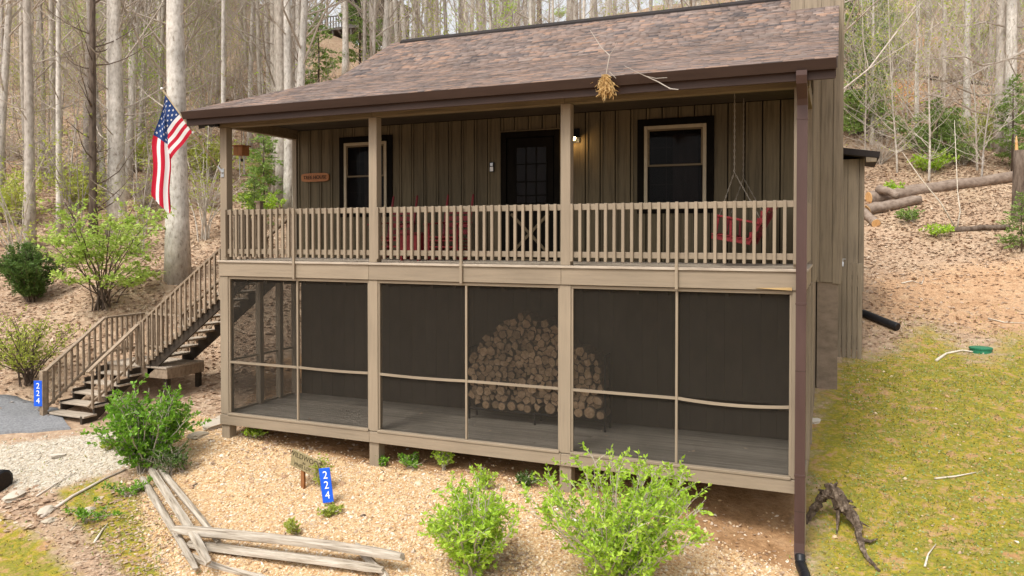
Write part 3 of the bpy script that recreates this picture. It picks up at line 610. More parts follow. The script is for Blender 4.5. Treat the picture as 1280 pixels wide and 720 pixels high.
# downspout: elbow from the gutter, strap bands, outlet
ds = MB()
def rect_sweep(b_, pts, wx, wy):
    vs = []
    for p in pts: vs += [(p[0] + sx * wx / 2, p[1] + p[3] * sy * wy / 2, p[2] + p[4] * sy * wy / 2) for sx, sy in ((-1, -1), (1, -1), (1, 1), (-1, 1))]
    n = len(pts); b_.add(vs, [(4 * i + j, 4 * i + (j + 1) % 4, 4 * i + 4 + (j + 1) % 4, 4 * i + 4 + j) for i in range(n - 1) for j in range(4)] + [(3, 2, 1, 0), tuple(4 * n - 4 + j for j in range(4))])
DX, DY = -.055, -.19
rect_sweep(ds, [(DX, EY - .06, EZ - .14, 1, 0), (DX, EY - .06, EZ - .2, 1, 0), (DX, EY - .03, EZ - .27, .8, .5), (DX, DY - .05, EZ - .42, .8, .5), (DX, DY, EZ - .52, 1, 0), (DX, DY, -.5, 1, 0), (DX, DY - .02, -.6, .95, .2), (DX + .01, DY - .06, -.68, .8, .5)], .125, .10)
dso = ds.build('downspout', 'downspout_brown', cabin)
for z in (4.9, 2.55, .35): box('strap', DX - .067, DX + .067, DY - .054, DY + .10, z, z + .03, 'downspout_brown', dso, bev=.002)
for z in (1.7, -.1): box('seam', DX - .064, DX + .064, DY - .052, DY + .052, z, z + .012, 'gutter_brown', dso, bev=.001)

# ------------------------------------------------------------------ staircase
st = thing('staircase', 'brown wooden staircase with landing climbing to the left end of the porch', 'staircase', (-13, 1, -.15))
LZ, SX0, SX1, SY0, SY1 = .75, -12.85, XL, 1.0, 2.02
ld = box('landing', -13.95, -12.2, SY0 + .02, SY1, LZ - .24, LZ - .04, 'stair_wood', st)
for i in range(8): box('plank', -13.97, -12.2, SY0 + i * .128, SY0 + i * .128 + .121, LZ - .037, LZ, 'tread_wood', ld, bev=.003)
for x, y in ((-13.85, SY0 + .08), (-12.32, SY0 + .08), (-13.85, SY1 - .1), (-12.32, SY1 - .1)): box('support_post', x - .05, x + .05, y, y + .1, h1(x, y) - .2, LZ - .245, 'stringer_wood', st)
def stringer(name, p0, p1, ax, off, wd):
    """notched carriage between two points; saw-tooth top edge"""
    p0 = Vector(p0); p1 = Vector(p1); n = 13 if ax == 'x' else 5; d = p1 - p0; b_ = MB(); top = []; 
    for i in range(n):
        a = p0 + d * (i / n); c = p0 + d * ((i + 1) / n); top += [a, Vector((a.x, a.y, c.z))]
    top.append(p1); low = [q for q in (p0 - Vector((0, 0, .30)), p1 - Vector((0, 0, .34)))]
    k = len(top)
    o = Vector((0, off, 0)) if ax == 'x' else Vector((off, 0, 0))
    vs = []; m = n
    for i in range(n):
        a = p0 + d * (i / n); c = p0 + d * ((i + 1) / n); base = len(vs)
        tp = [a - Vector((0, 0, .17)), c - Vector((0, 0, .17)), c.copy(), Vector((a.x, a.y, c.z - .0)), a]
        tp[2] = Vector((c.x, c.y, c.z)); quad = [tp[0], tp[1], tp[2], tp[3]]
        for q in quad: q.z -= .04
        b_.add([q + o * 0 for q in quad] + [q + o for q in quad], [(0, 1, 2, 3), (4, 7, 6, 5), (0, 4, 5, 1), (3, 2, 6, 7), (0, 3, 7, 4), (1, 5, 6, 2)])
    return b_.build(name, 'stringer_wood', st)
NR = 13
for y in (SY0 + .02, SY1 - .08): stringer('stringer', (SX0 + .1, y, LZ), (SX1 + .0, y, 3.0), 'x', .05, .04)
for i in range(1, NR):
    x = SX0 + .1 + (SX1 - SX0 - .1) * i / NR; z = LZ + (3.0 - LZ) * i / NR
    box('tread', x - .27, x + .0, SY0 - .01, SY1, z - .038, z, 'tread_wood', st, bev=.005)
for i in range(5):
    y = SY0 - (i + 1) * .27; z = LZ - (i + 1) * .155
    if i < 5: box('tread', -13.93, -12.87, y, y + .29, z - .038, z, 'tread_wood', st, bev=.005)
for x in (-13.88, -12.97): stringer('stringer', (x, -.35, -.17), (x, SY0, LZ), 'y', .05, .04)
def slope_rail(a, b_, n, drop, side, ext=.0):
    a = Vector(a); b_ = Vector(b_); r = bar('handrail', a, b_, .09, .04, 'stair_wood', st)
    lo = bar('lower_rail', a - Vector((0, 0, drop - .07)), b_ - Vector((0, 0, drop - .07)), .03, .05, 'stair_wood', r)
    for i in range(n):
        q = a.lerp(b_, (i + .5) / n) + Vector(side); box('baluster', q.x - .02, q.x + .02, q.y - .02, q.y + .02, q.z - drop - .02, q.z - .022, 'stair_wood', r, bev=.003)
    return r
slope_rail((SX0, SY0, 1.66), (SX1 - .02, SY0, 3.88), 24, .98, (0, -.04, 0))
slope_rail((SX0, SY1 - .04, 1.66), (SX1 - .02, SY1 - .04, 3.88), 24, .86, (0, .04, 0))
slope_rail((-13.92, -.36, .78), (-13.92, SY0 - .02, 1.70), 10, .80, (-.04, 0, 0)); slope_rail((-12.92, -.22, .80), (-12.92, SY0 - .05, 1.60), 8, .74, (.04, 0, 0))
slope_rail((-13.92, SY0, 1.70), (-13.92, SY1, 1.70), 8, .80, (-.04, 0, 0)); slope_rail((-13.88, SY1, 1.70), (SX0, SY1, 1.68), 8, .80, (0, .04, 0))
for x, y, z0, z1 in ((-13.92, -.40, -.3, .8), (-12.9, SY0 - .0, LZ, 1.66), (XL - .06, SY0 + .03, 2.7, 4.06), (XL - .06, SY1 - .05, 2.7, 4.0)): 
    o = box('newel_post', x - .05, x + .05, y - .05, y + .05, z0, z1, 'stair_wood', st)
    if z1 > 4.05: box('post_cap', x - .07, x + .07, y - .07, y + .07, z1 + .001, z1 + .035, 'stair_wood', o)

# ------------------------------------------------------------------ things on the upper porch
def rocking_chair(loc, label):
    t = thing('rocking_chair', label, 'rocking chair', loc, 0, 'red porch rocking chairs'); x0, y0, z0 = loc
    P = lambda x, y, z: (x0 + x, y0 + y, z0 + z)
    for s in (-1, 1):
        rk = MB(); pts = [P(s * .26, -.42 + .11 * i, .012 + .55 * ((-.42 + .11 * i + .02) ** 2) * .9) for i in range(10)]
        rk.tube([(p[0], p[1], p[2] + .018) for p in pts], .02, 6); rk.build('rocker', 'red_paint', t)
        b_ = MB(); b_.tube([P(s * .27, -.26, .08), P(s * .27, -.26, .62)], [.022, .02], 8); b_.build('leg', 'red_paint', t)
        b_ = MB(); b_.tube([P(s * .25, .22, .06), P(s * .25, .24, .45), P(s * .25, .34, .85), P(s * .25, .42, 1.14), P(s * .25, .425, 1.17)], [.022, .024, .021, .02, .012], 8); b_.build('back_post', 'red_paint', t)
        bar('arm', P(s * .285, -.34, .63), P(s * .27, .27, .665), .085, .025, 'red_paint', t)
        for z in (.2, .31):
            b_ = MB(); b_.tube([P(s * .26, -.26, z), P(s * .25, .23, z)], .012, 6); b_.build('side_stretcher', 'red_paint', t)
    for i in range(6): box('seat_slat', x0 - .26, x0 + .26, y0 - .3 + i * .092, y0 - .3 + i * .092 + .078, z0 + .40 - i * .008, z0 + .42 - i * .008, 'red_paint', t)
    for z, y in ((.50, .25), (.62, .285), (.74, .315), (.86, .345)): bar('back_slat', P(-.25, y, z), P(.25, y, z), .02, .085, 'red_paint', t)
    for y, z in ((-.26, .24), (.23, .25), (-.26, .35)):
        b_ = MB(); b_.tube([P(-.26, y, z), P(.26, y, z)], .012, 6); b_.build('stretcher', 'red_paint', t)
rocking_chair((-6.95, 1.2, 3.0), 'red wooden rocking chair left of the small red table on the porch')
rocking_chair((-5.82, 1.2, 3.0), 'red wooden rocking chair between the small red table and the door')
tb = thing('side_table', 'small red slatted side table between the two rocking chairs', 'table', (-6.42, 1.05, 3.0))
for i in range(5): box('top_slat', -6.63, -6.21, .83 + i * .09, .83 + i * .09 + .08, 3.47, 3.492, 'red_paint', tb)
for x in (-6.6, -6.27):
    p = MB()                                   # side board with an arch cut out at the floor
    ar = [(.86, 0), (.86, .465), (1.25, .465), (1.25, 0), (1.17, 0)] + [(1.055 + .115 * math.cos(a), .19 * math.sin(a)) for a in np.linspace(0, math.pi, 9)][1:-1] + [(.94, 0)]
    k = len(ar); p.add([(x, y, 3.002 + z) for y, z in ar] + [(x + .025, y, 3.002 + z) for y, z in ar], [tuple(range(k))[::-1], tuple(range(k, 2 * k))] + [(i, (i + 1) % k, k + (i + 1) % k, k + i) for i in range(k)]); p.build('side_board', 'red_paint', tb)
box('apron', -6.57, -6.28, .865, .885, 3.17, 3.465, 'red_paint', tb); box('apron', -6.57, -6.28, 1.22, 1.24, 3.40, 3.465, 'red_paint', tb)
# porch swing: bench faces left, hung across the porch on chains
sw = thing('porch_swing', 'red wooden porch swing hanging by chains near the right porch corner', 'swing', (-.98, 1.05, 3.35))
tilt = -.17
def sp_(x, z): return (-1.0 + x * math.cos(tilt) - z * math.sin(tilt), 3.38 + x * math.sin(tilt) + z * math.cos(tilt))
YA, YB = .45, 1.62
for i in range(6):
    x, z = sp_(-.25 + i * .09, .04); q = bar('seat_slat', (x, YA, z), (x, YB, z), .075, .02, 'red_paint', sw)
for i in range(5):
    x, z = sp_(.24 + i * .032, .1 + i * .105); bar('back_slat', (x, YA, z), (x, YB, z), .03, .085, 'red_paint', sw)
for y in (YA + .03, YB - .03):
    def seg(nm, a, b_, wd=.05, th=.035): bar(nm, (sp_(*a)[0], y, sp_(*a)[1]), (sp_(*b_)[0], y, sp_(*b_)[1]), th, wd, 'red_paint', sw)
    seg('seat_rail', (-.28, 0), (.26, 0), .07); seg('back_stile', (.22, -.03), (.42, .58), .06); seg('arm', (-.28, .30), (.33, .28), .03, .07); seg('arm_post', (-.24, .02), (-.24, .285)); seg('arm_brace', (-.02, .02), (-.06, .285), .035)
    top = Vector((-.97, y, 5.53)); kn_ = Vector((-.97, y, 4.32)); fr = Vector((sp_(-.27, .0)[0], y, sp_(-.27, 0)[1])); bk = Vector((sp_(.34, .33)[0], y, sp_(.34, .33)[1]))
    for a, b_ in ((top, kn_), (kn_, fr), (kn_, bk)):
        c = MB(); n = max(4, int((b_ - a).length / .045)); d = (b_ - a) / n
        for i in range(n):
            p, q = a + d * (i - .15), a + d * (i + 1.15); sd_ = Vector((.009, 0, 0)) if i % 2 else Vector((0, .009, 0)); m_ = (p + q) / 2
            c.tube([p, m_ + sd_, q], .0035, 4, cap=False); c.tube([p, m_ - sd_, q], .0035, 4, cap=False)
        c.build('chain', 'chain', sw)
# porch lamp beside the door, lit
lp = thing('porch_lamp', 'small dark porch lamp with a lit warm bulb right of the door', 'lamp', (-3.76, YW - .04, 5.1))
box('back_plate', -3.82, -3.70, YW - .04, YW - .021, 5.02, 5.26, 'black_plastic', lp)
c = MB(); c.tube([(-3.76, YW - .04, 5.2), (-3.76, YW - .14, 5.24), (-3.76, YW - .16, 5.2)], .012, 6); c.build('arm', 'black_plastic', lp)
c = MB(); c.tube([(-3.76, YW - .16, 5.21), (-3.76, YW - .16, 5.17), (-3.76, YW - .16, 5.09)], [.03, .06, .12], 14, cap=False); c.build('shade', 'black_plastic', lp)
c = MB(); c.tube([(-3.76, YW - .16, 5.15), (-3.76, YW - .16, 5.11), (-3.76, YW - .16, 5.07), (-3.76, YW - .16, 5.045)], [.02, .034, .034, .014], 10); c.build('bulb', 'bulb', lp, True)
ll = bpy.data.lights.new('lamp_light', 'POINT'); ll.energy = 2.2; ll.color = (1, .60, .22); ll.shadow_soft_size = .04; lo = bpy.data.objects.new('lamp_light', ll); COL.objects.link(lo); lo.location = (-3.76, YW - .17, 5.0); attach(lo, lp)
# key box, name board
kb = thing('key_box', 'small grey key box on the wall left of the door', 'key box', (-5.34, YW - .03, 4.6))
box('case', -5.385, -5.295, YW - .05, YW - .021, 4.57, 4.75, 'black_plastic', kb, bev=.01); box('keypad', -5.372, -5.308, YW - .056, YW - .0505, 4.585, 4.665, 'white_plastic', kb); box('shutter', -5.365, -5.315, YW - .056, YW - .0505, 4.68, 4.735, 'steel', kb)
nb = thing('name_board', 'small orange brown carved wooden board on the wall near the left window', 'sign', (-9.18, YW - .03, 4.5))
c = MB(); k = 28; pr_ = []
for i in range(k):
    a = 2 * math.pi * i / k; ca, sa = math.cos(a), math.sin(a); pr_.append((-9.18 + .33 * math.copysign(abs(ca) ** .35, ca), 4.59 + .085 * math.copysign(abs(sa) ** .5, sa)))
c.add([(x, YW - .055, z) for x, z in pr_] + [(x, YW - .0205, z) for x, z in pr_], [tuple(range(k)), tuple(range(k, 2 * k))[::-1]] + [(i, k + i, k + (i + 1) % k, (i + 1) % k) for i in range(k)]); c.build('board', 'orange_wood', nb)
place('lettering', text_mesh('TREE HOUSE', .098, 'ink_black', .003), nb, (-9.18, YW - .058, 4.588), (R(90), 0, 0))
# hanging bird feeder / chime under the left side beam
bf = thing('wind_chime', 'small square wooden wind chime box hanging by the left porch post', 'wind chime', (-9.69, .42, 4.9))
box('box', -9.80, -9.60, .33, .53, 4.90, 5.06, 'box_wood', bf); box('lid', -9.825, -9.575, .305, .555, 5.063, 5.085, 'box_wood', bf)
c = MB(); c.tube([(-9.69, .43, 5.085), (-9.69, .43, 5.36)], .004, 5); c.tube([(-9.69, .43, 4.9), (-9.69, .43, 4.80)], .003, 5); c.build('cord', 'black_plastic', bf)
c = MB(); c.tube([(-9.69, .43, 4.84), (-9.69, .43, 4.79)], .022, 8); c.build('clapper', 'black_plastic', bf)
for dx in (-.05, .05):
    c = MB(); c.tube([(-9.69 + dx, .43, 4.898), (-9.69 + dx, .43, 4.55)], .009, 6); c.build('tube', 'steel', bf)
# security light under the left eave
sl = thing('security_light', 'black twin head security light under the left end of the eave', 'light', (-9.85, -.12, 5.42))
box('mount', -9.83, -9.72, -.135, -.08, 5.36, 5.44, 'black_plastic', sl)
for dx, dy in ((-.12, -.02), (.1, -.06)):
    c = MB(); p = Vector((-9.8, -.14, 5.41)); q = p + Vector((dx, -.08 + dy, -.03)); c.tube([p, p.lerp(q, .6), q], [.012, .02, .035], 8); c.tube([q, q + (q - p) * .6], [.05, .055], 10); c.build('lamp_head', 'black_plastic', sl)
# flag
fg = thing('flag', 'American flag hanging from an angled pole on the left porch post', 'flag', (-9.66, -.1, 4.56))
tip = on(203, 112, 'Y', -.62); foot = np.array([-9.665, -.10, 4.56]); dv = tip - foot
c = MB(); c.tube([foot, foot + dv * .5, tip], .014, 8); c.build('pole', 'pole_wood', fg, True)
c = MB(); e_ = tip + dv / np.linalg.norm(dv) * .0; c.tube([e_, e_ + dv * .012, e_ + dv * .024], [.018, .026, .01], 8); c.build('finial', 'white_plastic', fg, True)
c = MB(); c.box(-9.70, -9.63, -.088, -.077, 4.47, 4.62); c.tube([foot - dv * .01, foot + dv * .07], .022, 8); c.build('bracket', 'steel', fg)
c = MB(); a_ = foot + dv * .475; c.tube([a_, a_ + dv * .02], .022, 8); c.build('ring', 'white_plastic', fg)
# cloth: hoist runs along the pole; the cloth falls down-left to a fold, then hangs
H0, H1 = tip - dv * .03, foot + dv * .49
pz = 4.235; FR = np.cross(_R, _F)
dep = float((tip - CAM) @ _F); MPP = dep / FPX / pz                      # metres per zoomed pixel at the flag
HX, HY = np.array([180., 62.]), np.array([333., 288.])                    # hoist ends in the study crop
def flag_pt(u, v):
    h = HX * (1 - v) + HY * v; xf = 180 + 25 * v; d1 = np.array([-.63, .776]); Lp = 565.; s = u * Lp
    l1 = max(0.0, (h[0] - xf) / .63)
    back = 0.0
    if s <= l1: q = h + d1 * s; back = .015 * math.sin(s * .05 + v * 4) 
    else:
        f = h + d1 * l1; r = (s - l1)
        xb = 112 + (v / .34) * 95 if v < .34 else 207 - (v - .34) / .66 * 60
        k = min(1, r / 300); k = k * k * (3 - 2 * k); fall = r if v < .34 else r * (1 - .42 * (v - .34) / .66)
        q = np.array([f[0] + (xb - f[0]) * k + 5 * math.sin(r * .02 + v * 9) * k, f[1] + fall]); back = .03 + (.02 * math.sin(v * 26) if v < .34 else .05 + .10 * (v - .34) + .03 * math.sin(v * 30)) * min(1, r / 80)
        if v < .34 and r > 380: q[1] += (v / .34 - .3) * 55 * (r - 380) / 180
    base = H0 * (1 - v) + H1 * v
    dx, dy = (q - h) * MPP
    return base + _R * dx - FR * dy + _F * back
nu, nv = 60, 52; V = [flag_pt(i / nu, j / nv) for i in range(nu + 1) for j in range(nv + 1)]
FFc = []; MI = []
for i in range(nu):
    for j in range(nv):
        a = i * (nv + 1) + j; FFc.append((a, a + 1, a + nv + 2, a + nv + 1)); sj = int(j * 13 / nv)
        MI.append(2 if (i < nu * .4 and sj < 7) else (0 if sj % 2 == 0 else 1))
place('cloth', np_mesh('cloth', np.array(V), np.array(FFc), ['flag_red', 'flag_white', 'flag_blue'], MI, True), fg)
c = MB()
for r_ in range(9):
    for k in range(6 if r_ % 2 == 0 else 5):
        u0 = .4 * ((k + .5) / 6 if r_ % 2 == 0 else (k + 1) / 6); v0 = (7 / 13) * (r_ + .7) / 9.4
        for sgn in (-1, 1):
            pts = [flag_pt(u0, v0)] + [flag_pt(u0 + (.014 if m % 2 == 0 else .0058) * math.cos(m * math.pi / 5) , v0 + 1.75 * (.014 if m % 2 == 0 else .0058) * math.sin(m * math.pi / 5)) for m in range(10)]
            c.add([p + _F * sgn * .006 for p in pts], [(0, 1 + m, 1 + (m + 1) % 10) for m in range(10)])
c.build('stars', 'flag_white', fg)

# ------------------------------------------------------------------ firewood under the porch
rk = thing('firewood_rack', 'black metal firewood rack full of split logs behind the screen', 'rack', (-4.3, 1.5, .253))
RX0, RX1 = -5.52, -3.08
for y in (1.36, 1.66):
    c = MB(); c.tube([(RX0, y, .44), (RX1, y, .44)], .02, 6); c.build('base_rail', 'rack_black', rk)
    for x in (RX0, RX1):
        c = MB(); c.tube([(x, y, .253), (x, y, 1.5)], .022, 6); c.build('upright', 'rack_black', rk)
    c = MB(); c.tube([(-4.3, y, .253), (-4.3, y, .44)], .02, 6); c.build('foot', 'rack_black', rk)
for x in (RX0, RX1):
    c = MB(); c.tube([(x, 1.36, 1.49), (x, 1.66, 1.49)], .014, 6); c.build('cross_bar', 'rack_black', rk)
LOGS = []
def logmesh(kind, seed):
    rs = random.Random(seed); n = {'round': 12, 'tri': 5, 'quad': 6, 'quarter': 6}[kind]
    if kind == 'quarter': pts = [(0 - .4, -.5)] + [(-.4 + 1.2 * math.cos(a), -.5 + 1.2 * math.sin(a)) for a in np.linspace(0, 1.5, 5)]
    else: pts = [((1 + rs.uniform(-.34, .2) * (kind != 'round')) * math.cos(2 * math.pi * (i + rs.uniform(-.12, .12)) / n), (1 + rs.uniform(-.22, .18) * (kind != 'round') + rs.uniform(-.04, .04)) * math.sin(2 * math.pi * i / n)) for i in range(n)]
    k = len(pts); b_ = MB(); tw = rs.uniform(-.1, .1)
    b_.add([(x, -.2, z) for x, z in pts] + [(x * .97 + tw, .2, z * .95) for x, z in pts], [(i, (i + 1) % k, k + (i + 1) % k, k + i) for i in range(k)], 1)
    b_.add([(x, -.2, z) for x, z in pts] + [(x * .84, -.214, z * .84) for x, z in pts], [(i, k + i, k + (i + 1) % k, (i + 1) % k) for i in range(k)], 1); b_.add([(x * .84, -.214, z * .84) for x, z in pts], [tuple(range(k))[::-1]], 0); b_.add([(x * .97 + tw, .2005, z * .95) for x, z in pts], [tuple(range(k))], 0)
    return b_.mesh('firewood_log', ['wood_end', 'wood_bark'])
LM = {k: [logmesh(k, s) for s in range(5)] for k in ('round', 'tri', 'quad', 'quarter')}
def pile_top(x):
    t = (x - RX0) / (RX1 - RX0); return float(np.interp(t, [0, .04, .12, .25, .42, .55, .68, .82, 1], [1.2, 1.42, 1.66, 1.98, 2.13, 2.06, 1.85, 1.66, 1.46]))
def put_log(x, z, r, kinds):
    k = random.choice(kinds); big_ = r > .1; reg = ('bottom' if z < .66 else 'lower' if z < 1.1 else 'middle' if z < 1.55 else 'upper') + ' ' + ('left end' if x < -4.9 else 'left half' if x < -4.3 else 'right half' if x < -3.6 else 'right end'); shp = {'round': 'round', 'tri': 'wedge shaped split', 'quad': 'chunky split', 'quarter': 'quarter split'}[k]; lab = (('thick ' if big_ else '') + shp + ' firewood log at the ' + reg + ' of the stacked rack')
    o = place('firewood_log', random.choice(LM[k]), None, (x, 1.51 + random.uniform(-.05, .05), z), (0, random.uniform(0, 6.28), 0), (r, 1, r))
    tag(o, lab, 'log', 'logs stacked in the firewood rack'); LOGS.append(o)
x = RX0 + .07
while x < RX1 - .06:
    r = random.choice((.07, .085, .105, .075)); put_log(x + r, .462 + r, r, ('round', 'round', 'quarter')); x += 2 * r * 1.0
row = 0; z = .68
while z < 2.12:
    x = RX0 + .085 + (.06 if row % 2 else 0)
    while x < RX1 - .06:
        if z < pile_top(x) - .03: put_log(x + random.uniform(-.012, .012), z + random.uniform(-.02, .02), random.uniform(.07, .10), ('tri', 'tri', 'quad', 'quarter', 'quad'))
        x += random.uniform(.11, .14)
    z += .098; row += 1

# ------------------------------------------------------------------ shed, pickets, pipes at the right side
sh = thing('storage_shed', 'narrow brown lean-to shed with dark sloped roof behind the cabin', 'shed', (.5, 8.6, .9))
box('shed_body', .02, .88, 8.03, 10.0, .5, 5.12, 'siding_v', sh, bev=0)
for a, b_ in ((.02, .2), (.205, .38), (.385, .56), (.565, .79), (.80, .905)): box('siding_board', a, b_ - .004, 8.0 if b_ < .9 else 7.985, 8.028, 2.3 if b_ < .9 else 2.2, 5.13, 'siding_v', sh)
o = place('shed_roof', boxmesh(1.35, 2.5, .14, 'ridge_black'), sh, (.52, 8.95, 5.28), (0, R(9), 0)); box('roof_trim', .92, 1.13, 7.71, 7.79, 5.03, 5.14, 'siding_v', sh)
pk = thing('picket_screen', 'brown vertical picket screen standing against the shed by the chimney chase', 'fence', (.62, 7.5, .9))
for i, x in enumerate((.36, .46, .56, .665, .77)): box('picket', x, x + .085, 7.40, 7.425, h1(x, 7.4) - .03, 2.84 + (.01 * (i % 2)), 'siding_v', pk)
for z in (1.2, 2.5): box('picket_rail', .34, .87, 7.428, 7.47, z, z + .09, 'siding_v', pk)
tp = thing('hose_tap', 'small metal hose tap on the wall above the picket screen', 'tap', (.46, 7.38, 2.9))
c = MB(); c.tube([(.47, 7.42, 2.86), (.47, 7.30, 2.86), (.47, 7.27, 2.78)], .02, 8); c.tube([(.47, 7.33, 2.86), (.47, 7.33, 2.93)], .012, 6); c.build('spout', 'steel', tp); box('tap_handle', .41, .53, 7.315, 7.345, 2.925, 2.945, 'steel', tp)
def ribbed(name, label, pts, r, extra=None):
    o = thing(name, label, 'pipe', pts[0]); b_ = MB(); pts = [Vector(p) for p in pts]; P_ = []; rr = []
    for i in range(len(pts) - 1):
        n = max(6, int((pts[i + 1] - pts[i]).length / .022))
        for j in range(n): P_.append(pts[i].lerp(pts[i + 1], j / n)); rr.append(r * (1.06 if j % 2 else .97))
    P_.append(pts[-1]); rr.append(r * 1.08); b_.tube(P_, rr, 12); b_.build('pipe', 'black_plastic', o, True)
    q = pts[-1] + (pts[-1] - pts[-2]).normalized() * .003; t = MB(); t.tube([q, q + (pts[-1] - pts[-2]).normalized() * .002], [r * .85, r * .85], 12); t.build('opening', 'ink_black', o); return o  # no real hole: black disc on the capped end paints the shaded hollow
def gz(p, dz=0): return (p[0], p[1], h1(p[0], p[1]) + dz)
ribbed('drain_pipe', 'black corrugated drain pipe at the foot of the downspout', [(DX + .01, DY - .05, -.64), (DX + .02, DY - .12, -.74), gz((.03, -.6), .07), gz((.10, -1.3), .06), gz((.2, -1.9), .06)], .065)
a_ = gp(1078, 396); b2 = gp(1122, 414); ribbed('drain_pipe', 'black drain pipe lying on the clay beside the shed', [gz(a_, .1), gz(b2, .1)], .09)
a_ = gp(-30, 608); b2 = gp(5, 612); ribbed('drain_pipe', 'dark culvert pipe mouth in the ditch at the left edge', [gz(a_, .12), gz(b2, .14)], .17)
# septic lid
p = gp(1226, 439); lid = thing('septic_lid', 'round green plastic lid set in the lawn', 'lid', gz(p))
c = MB(); z = h1(p[0], p[1]); c.tube([(p[0], p[1], z - .05), (p[0], p[1], z + .05), (p[0], p[1], z + .055)], [.21, .21, .19], 20); c.build('rim', 'green_plastic', lid)
c = MB(); c.tube([(p[0], p[1], z + .055), (p[0], p[1], z + .085), (p[0], p[1], z + .09)], [.225, .225, .20], 20); c.build('cover', 'green_plastic', lid)
def stick(label, pix, r, material='pale_stick', dz=.02, name='stick', group=None):
    pts = [gz(gp(*q), dz) for q in pix]; b_ = MB(); n = len(pts); b_.tube(pts, [r * (1 - .55 * i / (n - 1)) for i in range(n)], 6, wob=.15); o = b_.build(name, material, None, True); return tag(o, label, 'stick', group)
stick('curved pale stick lying beside the green lid', [(1170, 452), (1183, 443), (1203, 439), (1230, 443)], .03)
stick('pale stick lying on the lawn at lower right', [(1168, 600), (1195, 597), (1220, 592)], .016); stick('thin bent twig on the lawn near the bottom right', [(1156, 710), (1160, 695), (1170, 682)], .014)
stick('crooked twig on the clay below the fallen logs', [(1127, 355), (1140, 352), (1152, 356), (1155, 348)], .02); stick('short twig by the clay patch at the right edge', [(1235, 399), (1255, 404), (1280, 405)], .018)
stick('long grey branch lying on the bank left of the split rails', [(52, 648), (90, 622), (130, 600), (158, 588)], .03, 'twig'); stick('thin bare twig in the ditch at left', [(45, 622), (70, 606), (95, 592)], .014, 'twig')
stick('short pale stick on the mossy bank', [(118, 680), (128, 664), (135, 656)], .018); stick('small twig in the moss near the bottom left', [(88, 665), (97, 655)], .014)
# driftwood root on the lawn
dw = thing('driftwood_root', 'weathered dark root with forked limbs on the lawn by the downspout', 'driftwood', gz(gp(1045, 650)))
def D(u, v, up): q = gp(u, v); return (q[0], q[1], q[2] + up)
def gnarl(name, pts, rad):
    pts = [Vector(p) for p in pts]; n = 34; ns = 11; c = MB(); k = len(pts) - 1; sd_ = [random.uniform(.6, 1.25) for _ in range(ns)]; vs = []
    P_ = []
    for i in range(n):
        f = i / (n - 1) * k; j = min(k - 1, int(f)); P_.append((pts[j].lerp(pts[j + 1], f - j) + Vector((random.gauss(0, .005), random.gauss(0, .005), random.gauss(0, .005))), rad[j] + (rad[j + 1] - rad[j]) * (f - j)))
    for i, (p, r) in enumerate(P_):
        t = (P_[min(i + 1, n - 1)][0] - P_[max(i - 1, 0)][0]).normalized(); a = t.cross(Vector((.3, .2, .93))).normalized(); b_ = t.cross(a)
        for j in range(ns): q = 6.2832 * j / ns + i * .09; rr = r * sd_[j] * random.uniform(.93, 1.08) * (1 + .14 * math.sin(i * .7 + j * .5)); vs.append(p + a * rr * math.cos(q) + b_ * rr * math.sin(q))
    c.add(vs, [(i * ns + j, i * ns + (j + 1) % ns, (i + 1) * ns + (j + 1) % ns, (i + 1) * ns + j) for i in range(n - 1) for j in range(ns)] + [tuple(range(ns))[::-1], tuple((n - 1) * ns + j for j in range(ns))]); c.build(name, 'drift', dw)
gnarl('limb', [D(1006, 655, .02), D(1014, 652, .12), D(1024, 650, .27), D(1034, 650, .36), D(1043, 652, .37), D(1050, 655, .30)], [.04, .05, .06, .075, .085, .06])
gnarl('trunk', [D(1033, 649, .50), D(1039, 651, .43), D(1050, 655, .29), D(1060, 658, .19), D(1071, 667, .11), D(1076, 682, .06), D(1083, 700, .04), D(1100, 716, .02)], [.04, .10, .12, .09, .06, .042, .034, .015])
for a, b_, cc in (((1040, 651, .42), (1044, 650, .48), (1046, 650, .52)), ((1052, 655, .3), (1060, 653, .3), (1066, 652, .27)), ((1030, 650, .36), (1026, 651, .42), (1023, 651, .43))):
    gnarl('snag', [D(*a), D(*b_), D(*cc)], [.035, .022, .007])
for a, b_, cc in (((1062, 660, .16), (1072, 660, .10), (1086, 664, .06)), ((1058, 656, .18), (1066, 651, .2), (1070, 650, .17)), ((1048, 655, .2), (1047, 662, .08), (1046, 668, .0)), ((1075, 680, .06), (1088, 682, .05), (1097, 678, .05))):
    c = MB(); c.tube([D(*a), D(*b_), D(*cc)], [.035, .022, .008], 6, wob=.2); c.build('root_spur', 'drift', dw, True)

# ------------------------------------------------------------------ signs in front
def number_plate(loc, rot, label, hh=.46, ww=.15):
    t = thing('number_sign', label, 'sign', loc); M_ = Matrix.Translation(loc) @ Euler(rot).to_matrix().to_4x4()
    o = place('plate', boxmesh(ww, .012, hh, 'blue_sign', .004)); o.matrix_basis = M_; attach(o, t)
    for i, s in enumerate('224'):
        l_ = place('digit', text_mesh(s, .155, 'white_letter', .002)); l_.matrix_basis = M_ @ Matrix.Translation((.005, -.0085, hh * (.29 - .29 * i))) @ Euler((R(90), 0, 0)).to_matrix().to_4x4(); attach(l_, t)
    return t, M_
t, _ = number_plate((-13.97, -.475, .36), (0, 0, R(18)), 'blue number plate 224 on the foot of the stair railing', .5, .17)
p = gp(408, 632); t, M_ = number_plate((p[0], p[1], p[2] + .30), (R(-4), R(-9), R(14)), 'blue number plate 224 leaning on a stake in the gravel', .50, .17)
